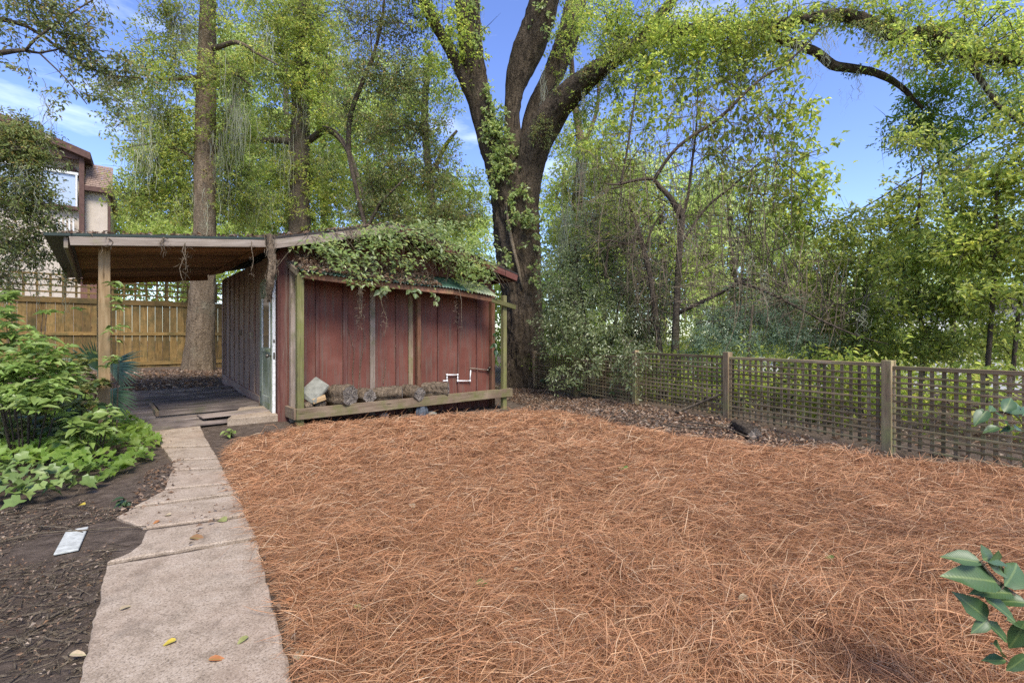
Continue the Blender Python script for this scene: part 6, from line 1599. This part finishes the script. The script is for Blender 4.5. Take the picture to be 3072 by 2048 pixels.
# ------------------------------------------------------------------ neighbouring house, far road and house, overhead cable
M_stucco = flat('beige_stucco', (.50, .43, .35), .9, .2, var=.08, scale=6)
M_timber = flat('brown_timber', (.105, .06, .048), .8, .2)
M_shing = flat('brown_roof_shingles', (.25, .175, .135), .9, .2, var=.35, scale=18)
M_brick = flat('red_brick', (.16, .085, .065), .9, .2, var=.3, scale=14)
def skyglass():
    m, nt, out = mat_new('sky_coloured_window_glass')
    principled(nt, out, (.35, .42, .50), .06, None, 1.0)  # light blue base colour stands in for the reflected sky
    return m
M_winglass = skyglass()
def house():
    c = at(188, 775, 19.0); c[2] = 0; aw = math.radians(38)
    w = np.array([math.cos(aw), math.sin(aw), 0]); bk = np.array([-math.sin(aw), math.cos(aw), 0])
    def hz(y): return CAM_H + (775 - y) / FD * 19.0
    h = thing('house', c, 'two storey beige house with brown timbers behind the left of the fence', 'house')
    def along(x):                                     # distance along the facade for image column x
        r = np.array([(x - 1176) / FD, 1, 0]); k = (c @ bk) / (r @ bk); return float((r * k - c) @ w)
    def block(name, a, b, z0, z1, d0, d1, mat, parent=h):
        P = [c + w * s + bk * d + Z3 * z for z in (z0, z1) for s, d in ((a, d0), (b, d0), (b, d1), (a, d1))]
        return MB().add(P, [(0, 1, 5, 4), (1, 2, 6, 5), (2, 3, 7, 6), (3, 0, 4, 7), (4, 5, 6, 7), (3, 2, 1, 0)]).obj(name, mat, parent)
    zb = hz(640); z2 = hz(505)
    block('wall', -6, -.06, zb, hz(478), .2, 6, M_stucco); block('wall', -6, -.06, hz(478) + .004, hz(355), .55, 6, M_stucco)
    a1 = along(246)
    block('wall', -6, -.06, 0, zb - .004, .2, 6, M_stucco); block('brick_base', -.05, a1 * .98, 0, zb - .004, .1, 6, M_brick)
    a1 = along(246)
    block('wall', .06, a1, zb, hz(432), .25, 6, M_stucco)
    board('corner_post', c + Z3 * zb, c + Z3 * hz(362), .16, .16, -bk, M_timber, h)
    board('beam', c - w * 6 + Z3 * (hz(352) + .0), c - w * .09 + Z3 * (hz(362)), .28, .14, -bk, M_timber, h)
    board('beam', c - w * 6 + bk * .45 + Z3 * hz(395), c - w * .1 + bk * .45 + Z3 * hz(395), .2, .12, -bk, M_timber, h)
    board('brace', c - w * 1.1 + bk * .46 + Z3 * hz(430), c - w * .3 + bk * .46 + Z3 * hz(380), .3, .1, -bk, M_timber, h)
    zw0, zw1 = hz(478), hz(405)
    board('window_rail', c - w * 6 + Z3 * (zw1 + .05), c - w * .1 + Z3 * (zw1 + .05), .10, .10, -bk, M_white, h)
    board('window_rail', c - w * 6 + Z3 * (zw0 - .05), c - w * .1 + Z3 * (zw0 - .05), .14, .12, -bk, M_timber, h)
    for k in range(5):
        x0 = -.14 - 1.1 * (k + 1)
        win = board('window', c + w * (x0 + 1.08) + Z3 * zw0, c + w * (x0 + 1.08) + Z3 * zw1, .06, .08, -bk, M_white, h)
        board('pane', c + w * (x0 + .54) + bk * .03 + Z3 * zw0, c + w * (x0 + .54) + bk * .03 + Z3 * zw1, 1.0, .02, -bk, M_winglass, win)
    # balcony rail under the windows
    for k in range(5):
        board('baluster', c - w * (.25 + .12 * k) + Z3 * (z2 - .5), c - w * (.25 + .12 * k) + Z3 * z2, .05, .04, -bk, M_white, h)
    # main roof: slopes down to the right, dark verge in front
    za, zbv = hz(300), hz(352)
    P = [c - w * 3.4 - bk * .3 + Z3 * (za + .35), c + w * .28 - bk * .3 + Z3 * zbv, c + w * .28 + bk * 6 + Z3 * zbv, c - w * 3.4 + bk * 6 + Z3 * (za + .35)]
    P2 = [p - Z3 * .28 for p in P]
    MB().add(P + P2, [(0, 1, 2, 3), (7, 6, 5, 4), (0, 4, 5, 1), (1, 5, 6, 2), (2, 6, 7, 3), (3, 7, 4, 0)]).obj('roof', M_timber, h)
    P3 = [c - w * 3.4 - bk * .3 + Z3 * (za + .35), c - w * 7.5 - bk * .3 + Z3 * (zbv - .2), c - w * 7.5 + bk * 6 + Z3 * (zbv - .2), c - w * 3.4 + bk * 6 + Z3 * (za + .35)]
    MB().add(P3 + [p - Z3 * .28 for p in P3], [(3, 2, 1, 0), (4, 5, 6, 7), (0, 1, 5, 4), (1, 2, 6, 5), (2, 3, 7, 6)]).obj('roof', M_timber, h)
    G4 = [c - w * 3.4 + bk * .7 + Z3 * za, c - w * .1 + bk * .7 + Z3 * (zbv - .35), c - w * 6 + bk * .7 + Z3 * (zbv - .35)]
    MB().add(G4 + [p + bk * .1 for p in G4], [(0, 1, 2), (5, 4, 3)]).obj('gable', M_stucco, h)
    # shingled mansard over the wing: separate courses, each proud of the next
    ze, zt2 = hz(425), hz(362); n = 12; mb = MB(); rg = np.random.default_rng(6)
    a2 = along(258)
    for k in range(n):
        u0, u1 = k / n, (k + 1) / n; x = .08
        while x < a2:
            wd = rg.uniform(.12, .22); x1 = min(x + wd, a2); j = rg.uniform(0, .012)
            f0, f1 = .0 + .75 * u0 - .03 - j, .75 * u1
            q = [c + w * s + bk * f + Z3 * z for s, f, z in ((x + .004, f0, ze + (zt2 - ze) * u0 - .01), (x1 - .004, f0, ze + (zt2 - ze) * u0 - .01), (x1 - .004, f1 - j, ze + (zt2 - ze) * u1), (x + .004, f1 - j, ze + (zt2 - ze) * u1))]
            q2 = [p + bk * .03 for p in q]
            mb.add(q + q2, [(0, 1, 2, 3), (0, 4, 5, 1), (1, 5, 6, 2), (3, 7, 4, 0)]); x = x1
    tag(mb.obj('shingles', M_shing, h), kind='stuff')
    board('fascia', c + w * .06 - bk * .0 + Z3 * (ze - .1), c + w * (a2 - .02) + Z3 * (ze - .1), .2, .12, -bk, M_timber, h)
    block('wing_roof', .1, a2 - .05, ze - .02, ze + .5, .85, 6, M_shing)
    board('downpipe', c + w * (a1 + .06) + bk * .2 + Z3 * zb, c + w * (a1 + .06) + bk * .2 + Z3 * (ze - .1), .08, .08, -bk, M_timber, h)
house()
M_road = flat('sunlit_pale_paving', (.33, .32, .30), .9, .2, var=.12, scale=3)
rd = MB().add([(6, 12, .02), (40, 6, .02), (60, 34, .02), (4, 34, .02)], [(0, 1, 2, 3)]).obj('driveway', M_road); tag(rd, kind='structure')
def far_house():
    c = np.array([27.0, 30.0, 0]); h = thing('neighbour_house', c, 'pale house glimpsed through the leaves beyond the right hand fence', 'house')
    V, Fs = cbox(16, 8, 3.0, .02); o = MB().add([(x + c[0], y + c[1] + 4, z + 1.5) for x, y, z in V], Fs).obj('wall', flat('white_siding', (.52, .51, .49), .8, .2, var=.05), h)
    for k in range(4):
        x = c[0] - 6 + 3.6 * k
        wn_ = board('window', (x, c[1] - .03, .9), (x, c[1] - .03, 2.2), 1.1, .06, (0, -1, 0), M_white, h); board('pane', (x, c[1] - .07, 1.0), (x, c[1] - .07, 2.1), .9, .02, (0, -1, 0), M_glass, wn_)
    P = [(c[0] - 8.5, c[1] - .5, 2.95), (c[0] + 8.5, c[1] - .5, 2.95), (c[0] + 8.5, c[1] + 4, 5), (c[0] - 8.5, c[1] + 4, 5), (c[0] - 8.5, c[1] + 8.5, 2.95), (c[0] + 8.5, c[1] + 8.5, 2.95)]
    MB().add(P, [(0, 1, 2, 3), (3, 2, 5, 4), (0, 3, 4), (1, 5, 2)]).obj('roof', M_roof, h)
far_house()
def cable():
    P = [at(2560, 130, 5.2), at(2352, 252, 6.4), at(2200, 345, 7.8), at(2060, 432, 9.6), at(1960, 490, 11.6), at(1880, 530, 14), at(1780, 575, 18), at(1700, 606, 24)]
    o = thing('overhead_cable', P[0], 'black overhead cable slanting down through the right hand trees', 'cable')
    MB().add(*tube(P, [.012, .012, .013, .014, .016, .018, .02, .024], 6, .4)).obj('wire', flat('black_cable', (.015, .015, .016), .6, .3), o, True)
cable()
